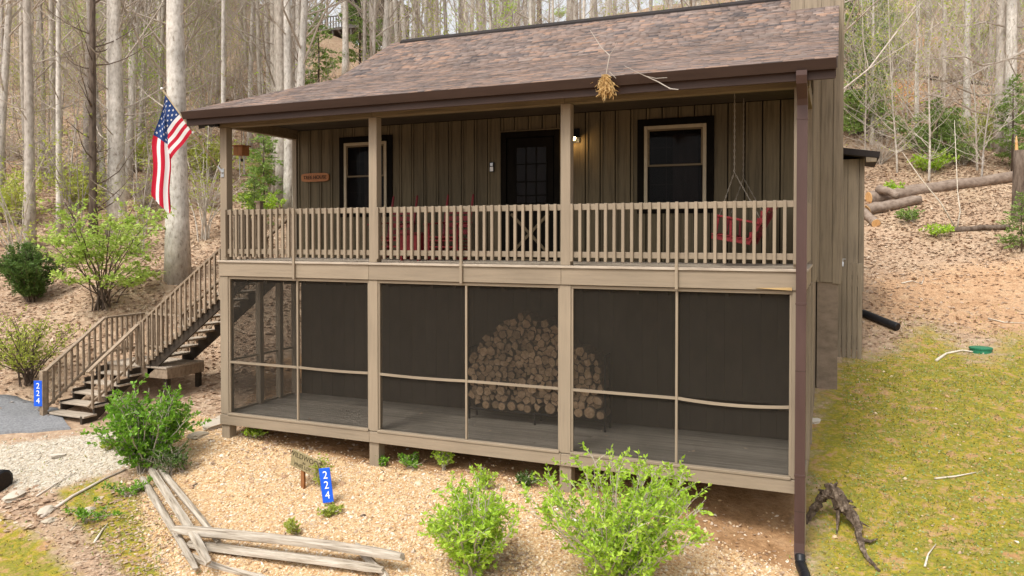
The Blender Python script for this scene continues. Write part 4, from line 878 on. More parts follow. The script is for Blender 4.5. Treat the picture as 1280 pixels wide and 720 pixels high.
c = MB(); c.tube([(p[0] + .0, p[1] + .03, p[2] - .1), (p[0] - .01, p[1] + .025, p[2] + .5)], .012, 6); c.build('stake', 'steel', t)
p = gp(377, 612); ws = thing('wooden_sign', 'weathered wooden WILDWOOD sign on a short stake in the gravel', 'sign', gz(p)); rot = Euler((0, R(12), R(-6))).to_matrix().to_4x4()
cz_ = p + np.array([.08, .0, .42]); M_ = Matrix.Translation(cz_) @ rot
o = place('board', boxmesh(.60, .025, .27, 'sign_wood', .006)); o.matrix_basis = M_; attach(o, ws)
for s, sz, dx, dz in (('WILDWOOD', .115, 0, .07), ('IN', .055, -.02, -.012), ('PINES LOT', .075, -.04, -.075)):
    l_ = place('lettering', text_mesh(s, sz, 'ink_brown', .001)); l_.matrix_basis = M_ @ Matrix.Translation((dx, -.0145, dz)) @ Euler((R(90), 0, 0)).to_matrix().to_4x4(); attach(l_, ws)
bar('stake', (p[0], p[1] + .04, p[2] - .15), (p[0], p[1] + .04, p[2] + .45), .06, .05, 'box_wood', ws, up=(0, 1, 0))
# fallen split rails
def split_rail(label, a, b_, wd, za=.06, zb=.06, sag=0.0):
    A = Vector(gz(gp(*a), za)); B = Vector(gz(gp(*b_), zb)); n = 15; c = MB(); d = B - A; L_ = d.length; ns = 7
    side = [random.uniform(.72, 1.12) for _ in range(ns)]; vs = []                    # riven section kept along the whole length
    for i in range(n):
        t = i / (n - 1); tap = min(1, .8 + 4 * t, .75 + 4 * (1 - t)) * (1.06 - .16 * t) * .84; off = (.03 * math.sin(t * 3.1 + wd * 90), .025 * math.sin(t * 4.3 + wd * 50) - sag * math.sin(math.pi * t))
        for j in range(ns):
            q = 2 * math.pi * j / ns + .12 * math.sin(t * 5 + j); r = wd * tap * side[j] * random.uniform(.93, 1.06); vs.append((L_ * t + random.uniform(-.03, .03) * (i in (0, n - 1)), off[0] + r * math.cos(q) * 1.15, off[1] + r * math.sin(q) * .85))
    c.add(vs, [(i * ns + j, i * ns + (j + 1) % ns, (i + 1) * ns + (j + 1) % ns, (i + 1) * ns + j) for i in range(n - 1) for j in range(ns)] + [tuple(range(ns))[::-1], tuple((n - 1) * ns + j for j in range(ns))])
    o = c.build('split_rail', 'old_rail'); x = d.normalized(); y = Vector((0, 0, 1)).cross(x).normalized(); z = x.cross(y); o.matrix_basis = Matrix.Translation(A) @ Matrix((x, y, z)).transposed().to_4x4()
    return tag(o, label, 'fence rail', 'fallen split rails in front of the gravel')
split_rail('thin tapered grey split rail, leftmost of the fallen rails', (180, 602), (243, 722), .062, .06, .08)
split_rail('long split rail lying second from the left beside the shrub', (188, 596), (262, 726), .075, .12, .20); split_rail('split rail leaning across the others nearest the gravel', (202, 594), (272, 690), .065, .10, .10)
split_rail('pale split rail running along the bottom of the gravel, topmost of its stack', (218, 683), (505, 717), .092, .25, .20, -.02); split_rail('dark grey split rail lying under the pale top rail', (235, 688), (480, 722), .08, .10, .08)
split_rail('lowest split rail half under leaves at the bottom edge', (232, 697), (330, 730), .05, .05, .05); split_rail('short upended grey rail at the right end of the rail stack', (449, 697), (482, 728), .06, .16, .03)

# ------------------------------------------------------------------ trees and shrubs
def unit_v(rs, up=0.0):
    a = rs.uniform(0, 2 * math.pi); return Vector((math.cos(a), math.sin(a), up)).normalized()
def grow(rs, mb, p, d, length, r, level, tips, nsides, wander=.25, curl=.12, mi=0):
    n = 4 if level < 2 else 3; pts = [p.copy()]; rad = [r]; q = p.copy(); dd = d.copy()
    for i in range(n):
        dd = (dd + Vector((rs.uniform(-1, 1), rs.uniform(-1, 1), rs.uniform(-.6, 1))) * wander + Vector((0, 0, curl))).normalized(); q = q + dd * length / n; pts.append(q.copy()); rad.append(max(.0025, r * (1 - .72 * (i + 1) / n)))
    mb.tube(pts, rad, nsides, mi, cap=False); tips.append((pts, dd)); return pts, rad
def tree_meshes(seed, H, r0, hb, nl, barkmat, leafmat=None, nleaf=0, lsize=.06, lean=0.0, low_dead=4, wob=.02):
    rs = random.Random(seed); tr = MB(); pts = []; n = 14; ph = rs.uniform(0, 6); la = unit_v(rs)
    for i in range(n + 1):
        t = i / n; pts.append(Vector((wob * H * .5 * math.sin(ph + t * 4.1) * t + la.x * lean * H * t, wob * H * .5 * math.cos(ph * 1.7 + t * 3.3) * t + la.y * lean * H * t, H * t - (.35 if i == 0 else 0))))
    rad = [r0 * (1.28 if i == 0 else (1.06 if i == 1 else 1)) * (1 - .78 * (i / n)) for i in range(n + 1)]
    tr.tube(pts, rad, 9, cap=True, wob=.045); tm = tr.mesh('trunk', barkmat, True)
    cr = MB(); tips = []
    def tp(h):
        f = h / H * n; i = min(n - 1, int(f)); return pts[i].lerp(pts[i + 1], f - i), rad[i] + (rad[i + 1] - rad[i]) * (f - i)
    for k in range(nl):
        h = hb + (H - hb) * (k + rs.random()) / nl; p, rr = tp(h); L1 = (H - h) * .32 + rs.uniform(.7, 1.8)
        a, ar = grow(rs, cr, p, unit_v(rs, rs.uniform(.25, 1.1)), L1, min(rr * .42, .034), 0, [], 5)
        for m in range(4):
            i = rs.randint(1, 4); b_, br = grow(rs, cr, a[i], (unit_v(rs, rs.uniform(.1, .9)) + (a[i] - a[i - 1]).normalized() * .8).normalized(), L1 * rs.uniform(.3, .55), max(.007, ar[i] * .6), 1, tips, 4)
            for q in range(3):
                j = rs.randint(1, 4); grow(rs, cr, b_[j], (unit_v(rs, rs.uniform(-.1, .8)) + (b_[j] - b_[j - 1]).normalized() * .7).normalized(), L1 * rs.uniform(.16, .3), .005, 2, tips, 3)
    for k in range(low_dead):                       # dead snags on the lower trunk
        p, rr = tp(rs.uniform(.8, hb)); a, ar = grow(rs, cr, p, unit_v(rs, rs.uniform(-.1, .5)), rs.uniform(.5, 1.9), min(rr * .35, .024), 0, tips, 4)
        for m in range(3): j = rs.randint(1, 4); grow(rs, cr, a[j], unit_v(rs, rs.uniform(-.2, .6)), rs.uniform(.25, .7), .006, 2, tips, 3)
    nb_ = len(cr.f)
    if leafmat and nleaf:
        P_ = []; 
        for _ in range(nleaf):
            tpp, _d = rs.choice(tips); i = rs.randint(1, len(tpp) - 1); q = tpp[i - 1].lerp(tpp[i], rs.random()); P_.append((q.x + rs.gauss(0, .04), q.y + rs.gauss(0, .04), q.z + rs.gauss(0, .04)))
        v, f = leaves(np.array(P_), np.full(nleaf, lsize), .35, .6); cr.add(v, [tuple(x) for x in f], 1)
    return tm, cr.mesh('crown', ['twig' if barkmat != 'bark_dark' else 'bark_dark', leafmat or 'leaf_spring'])
def plant_tree(name, meshes, loc, label, cat='tree', s=1, rz=None, group=None, girth=None):
    t = thing(name, label, cat, loc, random.uniform(0, 6.28) if rz is None else rz, group); g_ = girth or s
    for nm, me in zip(('trunk', 'crown'), meshes):
        o = bpy.data.objects.new(nm, me); COL.objects.link(o); o.parent = t; o.scale = (g_, g_, s) if nm == 'trunk' else (s, s, s)
    return t
def shrub(name, label, base, H, Rr, nst, nsub, nleaf, lsize, leafmat, stem='bark_dark', upright=1.5, flat=.3, cat='shrub', group=None, fill=.3, sub=.28, srad=.012, layers=0, ratio=.5, seed=None):
    rs = random.Random(seed if seed is not None else label); t = thing(name, label, cat, base, 0, group); b_ = Vector([float(x) for x in base]); mb = MB(); P_ = []; D_ = []
    for k in range(nst):
        a = rs.uniform(0, 6.283); r = Rr * math.sqrt(rs.uniform(.02, 1)); h = H * rs.uniform(.72, 1) * (1 - .38 * (r / Rr) ** 2); dr = Vector((math.cos(a), math.sin(a), 0)); n = 6
        o = Vector((rs.gauss(0, 1), rs.gauss(0, 1), 0)) * Rr * .07
        if layers: h = H * (rs.randint(2, layers) + rs.uniform(-.15, .15)) / layers
        pts = [b_ + o + dr * (r * (i / n) ** upright) + Vector((rs.gauss(0, .015), rs.gauss(0, .015), h * i / n - (.05 if i == 0 else 0))) for i in range(n + 1)]
        mb.tube(pts, [srad * (1 - .75 * i / n) + .002 for i in range(n + 1)], 5, cap=False)
        for m in range(nsub):
            f = rs.uniform(fill, 1) * n; i = min(n - 1, int(f)); p = pts[i].lerp(pts[i + 1], f - i); L1 = H * sub * rs.uniform(.4, 1)
            dd = (dr * rs.uniform(.0, .9) + unit_v(rs, .1) * .7 + Vector((0, 0, rs.uniform(.0, 1.2) if not layers else rs.uniform(-.1, .18)))).normalized(); q = p + dd * L1; mid_ = (p + q) / 2 + Vector((0, 0, L1 * .06)); mb.tube([p, mid_, q], [.004, .003, .0015], 3, cap=False)
            for _ in range(nleaf):
                e = rs.random() ** .7; P_.append(p.lerp(q, e)); D_.append((dd + Vector((rs.gauss(0, .7), rs.gauss(0, .7), rs.gauss(0, .5)))).normalized())
    mb.build('stems', stem, t)
    if P_:
        v, f = leaves(np.array([tuple(p) for p in P_]), np.full(len(P_), lsize), flat, ratio, np.array([tuple(d) for d in D_])); place('foliage', np_mesh('foliage', v, f, leafmat), t)
    return t
# --- big named trunks
def bole(name, label, pix, wpx, H, bark, seed, hb=6, leafmat=None, nleaf=0, lean=.0, nl=14, dead=4, group=None):
    p = gp(*pix); d = float((p - CAM) @ _F); r0 = wpx * d / FPX / 2
    return plant_tree(name, tree_meshes(seed, H, r0, hb, nl, bark, leafmat, nleaf, .07, lean, dead, .012), p, label, rz=0)
bole('pale_tree', 'thick pale barked tree trunk rising behind the flag', (222, 348), 27, 21, 'bark_pale', 101, 8)
bole('pale_tree', 'thick pale barked tree trunk behind the bright green maple', (146, 292), 21, 20, 'bark_pale', 102, 8, dead=6)
bole('dark_tree', 'slim dark trunk with short dead branches at left, before the pale tree', (117, 300), 10, 17, 'bark_dark', 103, 7, dead=22)
bole('pale_tree', 'slender pale tree left of the dark trunk with dead branches', (75, 292), 8, 17, 'bark_pale', 104, 7)
bole('pale_tree', 'slim white stemmed tree just left of the porch corner post', (281, 292), 7, 16, 'bark_pale', 105, 7, 'leaf_spring', 500)
bole('grey_tree', 'grey trunk above the left end of the porch roof', (352, 250), 15, 19, 'bark_grey', 106, 9)
bole('grey_tree', 'stout pale grey trunk seen behind the left porch opening', (361, 262), 13, 18, 'bark_pale', 107, 9)
bole('grey_tree', 'slanting grey trunk at the far left edge of the wood', (38, 310), 13, 18, 'bark_grey', 108, 7, dead=8)
bole('pale_tree', 'straight grey trunk near the right edge of the picture', (1262, 195), 15, 20, 'bark_pale', 109, 9, dead=8)
bole('grey_tree', 'rough grey trunk just left of the trunk at the right edge', (1249, 190), 13, 18, 'bark_grey', 110, 9)
bole('pale_tree', 'slim mottled trunk on the right slope above the fallen log', (1208, 172), 9, 16, 'bark_pale', 111, 8, dead=6)
bole('sapling', 'very thin white sapling standing alone on the right slope', (1146, 150), 5, 9, 'bark_pale', 112, 5, 'leaf_spring', 200, nl=6, dead=2)
bole('sapling', 'thin curved pale sapling right of the chimney chase', (1090, 180), 5, 8, 'bark_pale', 113, 4, 'leaf_lime', 500, nl=8, dead=2)
for i, (u, v, w_, bk) in enumerate([(432, 100, 9, 'bark_pale'), (489, 75, 12, 'bark_grey'), (520, 70, 12, 'bark_pale'), (541, 70, 17, 'bark_grey'), (602, 52, 12, 'bark_grey'), (632, 45, 10, 'bark_grey'), (647, 42, 7, 'bark_pale'), (674, 32, 7, 'bark_dark'), (712, 32, 8, 'bark_grey'), (577, 58, 9, 'bark_grey'), (462, 90, 8, 'bark_grey')]):
    bole('ridge_tree', ['slim pale trunk left of the far hillside deck', 'curved grey trunk above the left end of the roof ridge', 'pale trunk above the ridge, left of the thickest one', 'thickest pale grey trunk standing above the ridge', 'forked grey trunk on the skyline above the ridge', 'grey trunk above the ridge by the bright sky gap', 'very slim pale trunk in the sky gap above the ridge', 'dark brown straight trunk above the middle of the ridge', 'grey trunk on the orange slope right of the dark one', 'thin grey trunk between two thick ones above the ridge', 'slim grey trunk beside the green hemlocks over the roof'][i], (u, v), w_, 15, bk, 120 + i, 7, dead=5)
# --- background wood
kinds = [tree_meshes(200 + i, random.uniform(14, 19), random.uniform(.07, .16), random.uniform(2.8, 6), 17, 'bark_pale' if i % 3 == 0 else 'bark_grey', 'leaf_spring', 240, .075, random.uniform(0, .08), 11, .032) for i in range(9)]
thin = [tree_meshes(240 + i, random.uniform(5, 8), random.uniform(.028, .05), .7, 24, 'bark_grey', 'leaf_spring' if i % 2 else 'leaf_lime', (260, 1100, 60)[i % 3], .085, random.uniform(.02, .12), 6, .05) for i in range(7)]
def scatter_tree(lst, name, label, group, n, wfun, dmin, dmax, smin, smax, pxr=(-60, 1340), power=1.0):
    k = 0; tries = 0
    while k < n and tries < n * 40:
        tries += 1; u = random.uniform(*pxr); d = dmin + (dmax - dmin) * random.random() ** power
        if random.random() > wfun(u): continue
        p = CAM + (_F + _R * (u - 640) / FPX) * d; x, y = p[0], p[1]
        if -11.5 < x < 2.2 and -6 < y < 15: continue
        if (375 < u < 445 and d < 64) or (u > 1050 and d < 34 and name == 'bare_tree'): continue
        i = random.randrange(len(lst)); sc = random.uniform(smin, smax); px_c = 640 + FPX * (p - CAM) @ _R / d
        reg = 'at the far left' if u < 90 else 'left of the flag' if u < 200 else 'behind the flag and stairs' if u < 300 else 'over the left porch roof' if u < 480 else 'over the left half of the ridge' if u < 680 else 'over the right half of the ridge' if u < 1045 else 'right of the chimney chase' if u < 1160 else 'on the right hand slope'
        dist = 'nearest part' if d < 34 else 'middle' if d < 48 else 'farther part' if d < 62 else 'far edge'
        look = (('pale ' if i % 3 == 0 else 'grey ') + ('slender bare tree' if sc < .95 else 'stout bare tree' if sc > 1.12 else 'bare tree')) if name == 'bare_tree' else (('small ' if sc < .9 else 'tall ' if sc > 1.1 else '') + ('leafy sapling' if i % 3 == 1 else 'budding sapling' if i % 3 == 0 else 'bare twiggy sapling'))
        plant_tree(name, lst[i], (x, y, h1(x, y) - .02), look + ' ' + reg + ', ' + dist + ' of the wood', 'tree' if name == 'bare_tree' else 'sapling', sc, None, group); k += 1
dens_w = lambda u: 1.0 if u < 480 else (.5 if u < 760 else (.3 if u < 1040 else .42))
scatter_tree(kinds, 'bare_tree', 'bare grey tree in the dense wood on the hillside', 'bare trees of the hillside wood', 285, dens_w, 25, 80, .8, 1.25, power=.9)
scatter_tree(thin, 'sapling', 'thin leafing sapling in the undergrowth of the hillside wood', 'saplings of the hillside wood', 190, lambda u: 1 if u < 420 else (.35 if u < 1050 else .75), 27, 60, .7, 1.25)
# --- hemlocks: drooping evergreen sprays
def hemlock(seed, H, Rr):
    rs = random.Random(seed); tr = MB(); tr.tube([(0, 0, -.2), (.02, .03, H * .5), (0, 0, H)], [.05 * H / 4, .035 * H / 4, .006], 7); cr = MB(); P_ = []; D_ = []
    for k in range(int(H * 15)):
        h = H * (.12 + .86 * k / (H * 15)); Lb = Rr * (1 - h / H) ** .7 * rs.uniform(.6, 1.1) + .12; a = rs.uniform(0, 6.28); d = Vector((math.cos(a), math.sin(a), rs.uniform(-.05, .3))); p = Vector((0, 0, h)); q = p + d * Lb - Vector((0, 0, Lb * .15)); cr.tube([p, (p + q) / 2 + Vector((0, 0, .05)), q], [.008, .005, .002], 3, cap=False)
        for _ in range(int(40 * Lb + 8)):
            e = rs.uniform(.15, 1); P_.append(tuple(p.lerp(q, e) + Vector((rs.gauss(0, .08), rs.gauss(0, .08), rs.gauss(0, .04))))); D_.append(tuple(d))
    v, f = leaves(np.array(P_), np.full(len(P_), .17), .5, .4, np.array(D_)); cr.add(v, [tuple(x) for x in f], 1)
    return tr.mesh('trunk', 'bark_dark', True), cr.mesh('crown', ['bark_dark', 'leaf_hemlock'])
HM = [hemlock(300 + i, h, r) for i, (h, r) in enumerate(((5, 1.5), (3.5, 1.3), (6.5, 1.7)))]
for i, (u, v, s, k, lab) in enumerate([(398, 128, 1.1, 0, 'feathery green hemlock just above the left porch roof slope'), (450, 96, 1.1, 2, 'tall green hemlock behind the left end of the ridge'), (478, 80, .9, 1, 'small green hemlock below the far hillside deck'), (330, 262, .8, 1, 'green hemlock seen through the left porch opening'), (318, 285, .5, 1, 'low green hemlock sprig left of the porch opening'), (1063, 150, 1.3, 2, 'tall hemlock right beside the chimney chase'), (1082, 178, 1.0, 0, 'hemlock at the top right corner of the shed'), (1105, 100, 1.0, 0, 'hemlock on the right slope beyond the shed'), (1070, 80, 1.0, 2, 'hemlock high on the slope over the chimney chase'), (1170, 205, .75, 1, 'bushy hemlock in front of the fallen log'), (1192, 200, .6, 1, 'small hemlock by the thin twin stems'), (1265, 215, .7, 0, 'hemlock behind the broken stump at right'), (1277, 315, .5, 1, 'low hemlock at the right picture edge')]):
    p = gp(u, v); plant_tree('hemlock', HM[k], p, lab, 'tree', s)
# --- low bushes on the slopes: three kinds, copied
def bush_meshes(seed, H, r, leafmat, n=40, ls=.1):
    t = shrub('bush', 'x', (0, 0, 0), H, r, n, 8, 9, ls, leafmat, 'twig', 1.2, .35, fill=.15, sub=.3, srad=.01, seed=seed); ms_ = [(c_.name.split('.')[0], c_.data) for c_ in t.children]
    for c_ in list(t.children): bpy.data.objects.remove(c_)
    bpy.data.objects.remove(t); return ms_
BU = [bush_meshes(1, 1.3, 1.1, 'leaf_hemlock', 28), bush_meshes(2, .9, .9, 'leaf_lime', 26), bush_meshes(3, 1.6, 1.2, 'leaf_spring', 34, .09), bush_meshes(4, 1.5, 1.2, 'leaf_spring', 44, 0.001)]
for i, (u, v, s, k, lab) in enumerate([(1068, 168, 1.2, 0, 'green bush just above the shed roof'), (1095, 128, 1.1, 1, 'light green bush left of the orange soil scar'), (1075, 60, 1.4, 0, 'green bush high above the shed'), (1110, 40, 1.3, 1, 'light green bush near the top right of the roof'), (1150, 190, 1.3, 0, 'broad green bush above the fallen trunk'), (1185, 178, 1.2, 0, 'green bush behind the thin twin stems'), (1165, 215, .9, 1, 'light green bush in front of the fallen trunk'), (1205, 205, .9, 0, 'green bush by the middle of the fallen trunk'), (1235, 185, 1.1, 2, 'yellowish bush before the grey trunks at right'), (1270, 150, 1.2, 0, 'green bush behind the trunk at the right edge'), (1225, 60, 1.3, 2, 'yellowish bush high on the right slope'), (1175, 140, 1.2, 3, 'bare brush heap on the right slope'), (1130, 85, 1.3, 3, 'bare brush heap above the orange soil scar'), (1205, 105, 1.4, 3, 'bare brush heap left of the leaning branches'), (1250, 90, 1.4, 3, 'bare brush heap under the leaning branches'), (1100, 205, 1.0, 3, 'bare brush beside the shed roof'), (1160, 20, 1.5, 3, 'bare brush near the top of the right slope'),
  (20, 280, 1.3, 2, 'yellowish bush at the far left behind the evergreen'), (95, 262, 1.2, 2, 'yellowish bush behind the maple'), (180, 262, 1.1, 3, 'bare brush between the two pale trunks'), (258, 262, 1.1, 3, 'bare brush left of the corner post'), (262, 225, 1.3, 2, 'yellowish bush between the pale trunk and the post'), (60, 225, 1.3, 3, 'bare brush up the slope at far left'), (170, 215, 1.2, 2, 'yellowish bush up the slope left of the flag'), (15, 200, 1.3, 3, 'bare brush at the left picture edge'), (325, 270, 1.0, 1, 'light green bush seen through the porch opening'), (340, 240, 1.1, 2, 'yellowish bush seen through the porch opening'), (700, 22, 1.6, 1, 'bright green bush on the bank above the ridge')]):
    t = thing('bush', lab, 'bush', gp(u, v), random.uniform(0, 6), 'low bushes on the slopes')
    for nm, me in BU[k]:
        if k == 3 and nm == 'foliage': continue
        o = bpy.data.objects.new(nm, me); COL.objects.link(o); o.parent = t; o.scale = (s, s, s)
# understorey trees with thin layered spring leaves
for i, (u, v, H, r_, lab) in enumerate([(22, 330, 3.6, 1.9, 'thin yellow leaved understorey tree at the far left'), (175, 318, 3.4, 1.6, 'thin yellow leaved understorey tree behind the maple'), (95, 300, 4.2, 1.8, 'tall thin yellow leaved understorey tree by the dark trunk'), (255, 300, 3.6, 1.4, 'thin yellow leaved understorey tree left of the porch post')]):
    shrub('understorey_tree', lab, gp(u, v), H, r_, 12, 13, 6, .10, 'leaf_spring', 'bark_grey', 1.6, .75, 'tree', fill=.4, sub=.2, srad=.02, layers=6)
# --- shrubs near the house
LIME = dict(stem='twig')
shrub('leafy_shrub', 'large lime green shrub in the gravel at the bottom of the picture', gp(772, 735), 1.65, 1.15, 56, 14, 17, .062, 'leaf_lime', 'twig', 1.2, .1, fill=.1, sub=.22, srad=.007, ratio=.45)
shrub('leafy_shrub', 'smaller lime green shrub left of the large one in the gravel', gp(590, 720), 1.15, .55, 30, 14, 18, .06, 'leaf_lime', 'twig', 1.2, .1, fill=.08, sub=.26, ratio=.45)
shrub('leafy_shrub', 'dense bright green shrub at the foot of the stairs', gp(182, 588), 1.4, .78, 44, 15, 15, .07, 'leaf_green', 'twig', 1.1, .3, fill=.12, sub=.26, ratio=.55)
shrub('japanese_maple', 'layered bright green maple shrub on the slope behind the stairs', gp(128, 385), 2.5, 1.6, 26, 17, 12, .105, 'leaf_maple', 'bark_dark', 1.4, .8, fill=.62, sub=.24, srad=.018, layers=6, ratio=.6)
shrub('evergreen_shrub', 'dark olive evergreen shrub left of the maple', gp(40, 377), 1.55, .8, 50, 18, 22, .08, 'leaf_dark', 'bark_dark', 1.1, .2, fill=.1, sub=.22, ratio=.3)
shrub('sparse_shrub', 'thin yellow green shrub with dark stems at the left edge', gp(34, 478), 1.55, 1.2, 34, 12, 7, .06, 'leaf_spring', 'bark_dark', 1.3, .3, fill=.3, sub=.3)
for i, (u, v, H, r_, m_, lab) in enumerate([(512, 585, .22, .25, 'leaf_green', 'low leafy weed under the porch beam right of the second stub post'), (555, 588, .38, .12, 'leaf_lime', 'upright lime sprig under the porch beam'), (607, 612, .35, .12, 'leaf_lime', 'slim sprig above the smaller lime shrub'), (656, 608, .2, .22, 'leaf_dark', 'dark green weed near the third stub post'), (318, 547, .16, .28, 'leaf_lime', 'small weed beside the left stub post'), (478, 582, .14, .12, 'leaf_green', 'tiny weed at the foot of the second stub post'), (402, 614, .5, .10, 'leaf_spring', 'yellow green weed growing in front of the wooden sign'), (372, 668, .2, .18, 'leaf_spring', 'small yellow weed in the gravel below the wooden sign'), (412, 645, .12, .22, 'leaf_spring', 'low weed at the foot of the blue number plate'), (210, 596, .55, .3, 'leaf_dark', 'dark grassy tuft under the shrub by the rails'), (228, 590, .4, .22, 'leaf_dark', 'small dark green tuft right of the shrub'), (110, 652, .25, .5, 'leaf_green', 'grassy green clump on the mossy bank'), (160, 620, .25, .4, 'leaf_green', 'green clump on the bank beneath the shrub'), (140, 560, .1, .3, 'leaf_spring', 'low weed in the pale stones by the path'), (1140, 278, .5, .6, 'leaf_hemlock', 'low leafy bush below the sawn logs'), (1175, 296, .4, .6, 'leaf_lime', 'low light green bush under the fallen log'), (1115, 245, .5, .4, 'leaf_lime', 'small light green bush above the sawn logs')]):
    shrub('weed' if v > 400 else 'bush', lab, gp(u, v), H, r_, 12, 6, 9, .045 if v > 400 else .09, m_, 'twig', 1.2, .3, cat='weed' if v > 400 else 'bush', fill=.2, sub=.4, srad=.004)
# twin thin pale stems rising by the fallen log
p = gp(1196, 288); tw = thing('sapling', 'twin thin white stems rising in front of the fallen log', 'sapling', p)
for a, b_ in (((1150, 222), (1128, 190)), ((1197, 240), (1193, 150))):
    d = float((p - CAM) @ _F); c = MB(); q0 = Vector(p); q1 = Vector(at_depth(*a, d)); q2 = Vector(at_depth(*b_, d + .3)); m_ = q0.lerp(q1, .5) + Vector((.08, 0, 0)); c.tube([q0, m_, q1, q2], [.024, .02, .015, .006], 6); c.build('stem', 'pale_stick', tw, True)
# --- fallen logs on the right slope
def fallen(label, a, b_, wpx, dz=0, bark='log_bark', cut='log_cut', group=None, name='fallen_log'):
    A = gp(*a); B = gp(*b_); r = wpx * float((A - CAM) @ _F) / FPX / 2; t = thing(name, label, 'log', A, 0, group); c = MB(); n = 8
    pts = [Vector(A).lerp(Vector(B), i / (n - 1)) + Vector((0, 0, r * .8 + dz + random.uniform(-.03, .03))) for i in range(n)]
    c.tube(pts, [r * (1 - .25 * i / (n - 1)) for i in range(n)], 12, wob=.05); c.build('bark', bark, t, True)
    e = MB(); d = (pts[0] - pts[1]).normalized() * .012; e.tube([pts[0] + d * .2, pts[0] + d], [r * .93, r * .9], 14); e.build('cut_end', cut, t)
fallen('long fallen trunk with a sawn end lying across the right slope', (1086, 254), (1275, 226), 17); fallen('short sawn log with orange end below the long trunk', (1085, 268), (1150, 255), 15)
fallen('small sawn log with orange end, lowest of the pile by the shed', (1095, 284), (1078, 268), 12); fallen('stubby log lying across the other sawn logs', (1098, 253), (1122, 262), 11, .35)
fallen('dark rotten log lying in the leaves on the right', (1182, 290), (1262, 287), 8, 0, 'bark_dark', 'bark_dark'); fallen('grey fallen branch high on the right slope', (1062, 98), (1140, 88), 6, 0, 'bark_grey', 'log_cut'); fallen('dark fallen pole on the right slope under the bare branches', (1155, 98), (1235, 108), 5, 0, 'bark_dark', 'bark_dark')
fallen('thin fallen pole on the leaves behind the stairs', (165, 290), (205, 287), 4, 0, 'bark_grey', 'log_cut')
# broken stump at the right edge
p = gp(1274, 275); r = 8 * float((p - CAM) @ _F) / FPX; sk = thing('broken_stump', 'dark snapped tree stump with an orange splinter at the right edge', 'stump', p)
c = MB(); c.tube([Vector(p) + Vector((0, 0, z)) for z in (-.3, .05, .8, 1.6, 2.15)], [r * 1.3, r * 1.1, r, r * .95, r * .9], 10, wob=.08); c.build('trunk', 'bark_dark', sk, True)
c = MB(); c.tube([Vector(p) + Vector((-.08, 0, 1.9)), Vector(p) + Vector((-.1, 0, 2.5)), Vector(p) + Vector((-.1, 0, 2.6))], [.06, .03, .008], 6, wob=.2); c.build('splinter', 'log_cut', sk)
# bare branches of a leaning dead tree reaching in from the right
p = gp(1330, 190); dt = thing('leaning_dead_tree', 'bare dead tree leaning in with pale branches at the upper right', 'tree', p); d0 = float((p - CAM) @ _F)
c = MB(); rs = random.Random(5)
for a, b_, e in (((1330, 190), (1255, 55), -3), ((1330, 150), (1160, 118), -5), ((1330, 110), (1150, 92), -4), ((1320, 60), (1180, 70), -6), ((1340, 20), (1150, 125), -4), ((1310, 15), (1170, 30), -2)):
    A = Vector(at_depth(*a, d0)); B = Vector(at_depth(*b_, d0 + e)); n = 7; pts = [A.lerp(B, i / n) + Vector((rs.gauss(0, .08), rs.gauss(0, .08), rs.gauss(0, .1) - .35 * math.sin(math.pi * i / n))) for i in range(n + 1)]; c.tube(pts, [.055 * (1 - .85 * i / n) + .006 for i in range(n + 1)], 5, cap=False)
    for _ in range(9):
        i = rs.randint(2, n); grow(rs, c, pts[i], ((B - A).normalized() + unit_v(rs, rs.uniform(-.5, .5)) * .9).normalized(), rs.uniform(.7, 1.8), .014, 2, [], 3, .2, -.03)
c.build('branches', 'twig', dt); c = MB(); c.tube([Vector(p) - Vector((0, 0, .3)), Vector(at_depth(1332, 110, d0)), Vector(at_depth(1322, -60, d0)), Vector(at_depth(1300, -200, d0))], [.2, .17, .13, .06], 9, wob=.05); c.build('trunk', 'bark_grey', dt, True)
# twig with dead needles caught on the gutter
hk = thing('dead_twig', 'dead pine twig with tan needles hanging over the gutter', 'twig', (-2.6, -.6, 5.6))
def G(u, v, y=-.62): return Vector(on(u, v, 'Y', y))
c = MB(); c.tube([G(738, 38, -.2), G(752, 60, -.45), G(762, 69), G(759, 85, -.64), G(757, 98, -.64)], [.005, .006, .008, .007, .005], 5); c.tube([G(762, 69), G(768, 60), G(771, 53)], [.004, .003, .002], 5); c.tube([G(762, 90), G(770, 98)], [.006, .004], 5); c.tube([G(780, 82, -.5), G(800, 92), G(822, 102), G(838, 111), G(848, 112)], [.003, .005, .007, .007, .006], 5); c.tube([G(806, 95), G(820, 98), G(834, 97)], [.004, .004, .003], 5); c.build('stem', 'twig', hk)
P_ = []; D_ = []
for i in range(900):
    f = random.random(); q = G(757 + random.gauss(0, 1.5 + 4 * f), 92 + 27 * f * random.uniform(.7, 1), -.64 + random.gauss(0, .06)); P_.append(tuple(q)); D_.append((random.gauss(0, .25), random.gauss(0, .25), -1))
v, f = leaves(np.array(P_), np.full(900, .085), 0, .16, np.array(D_)); place('needles', np_mesh('needles', v, f, 'dead_needles'), hk)
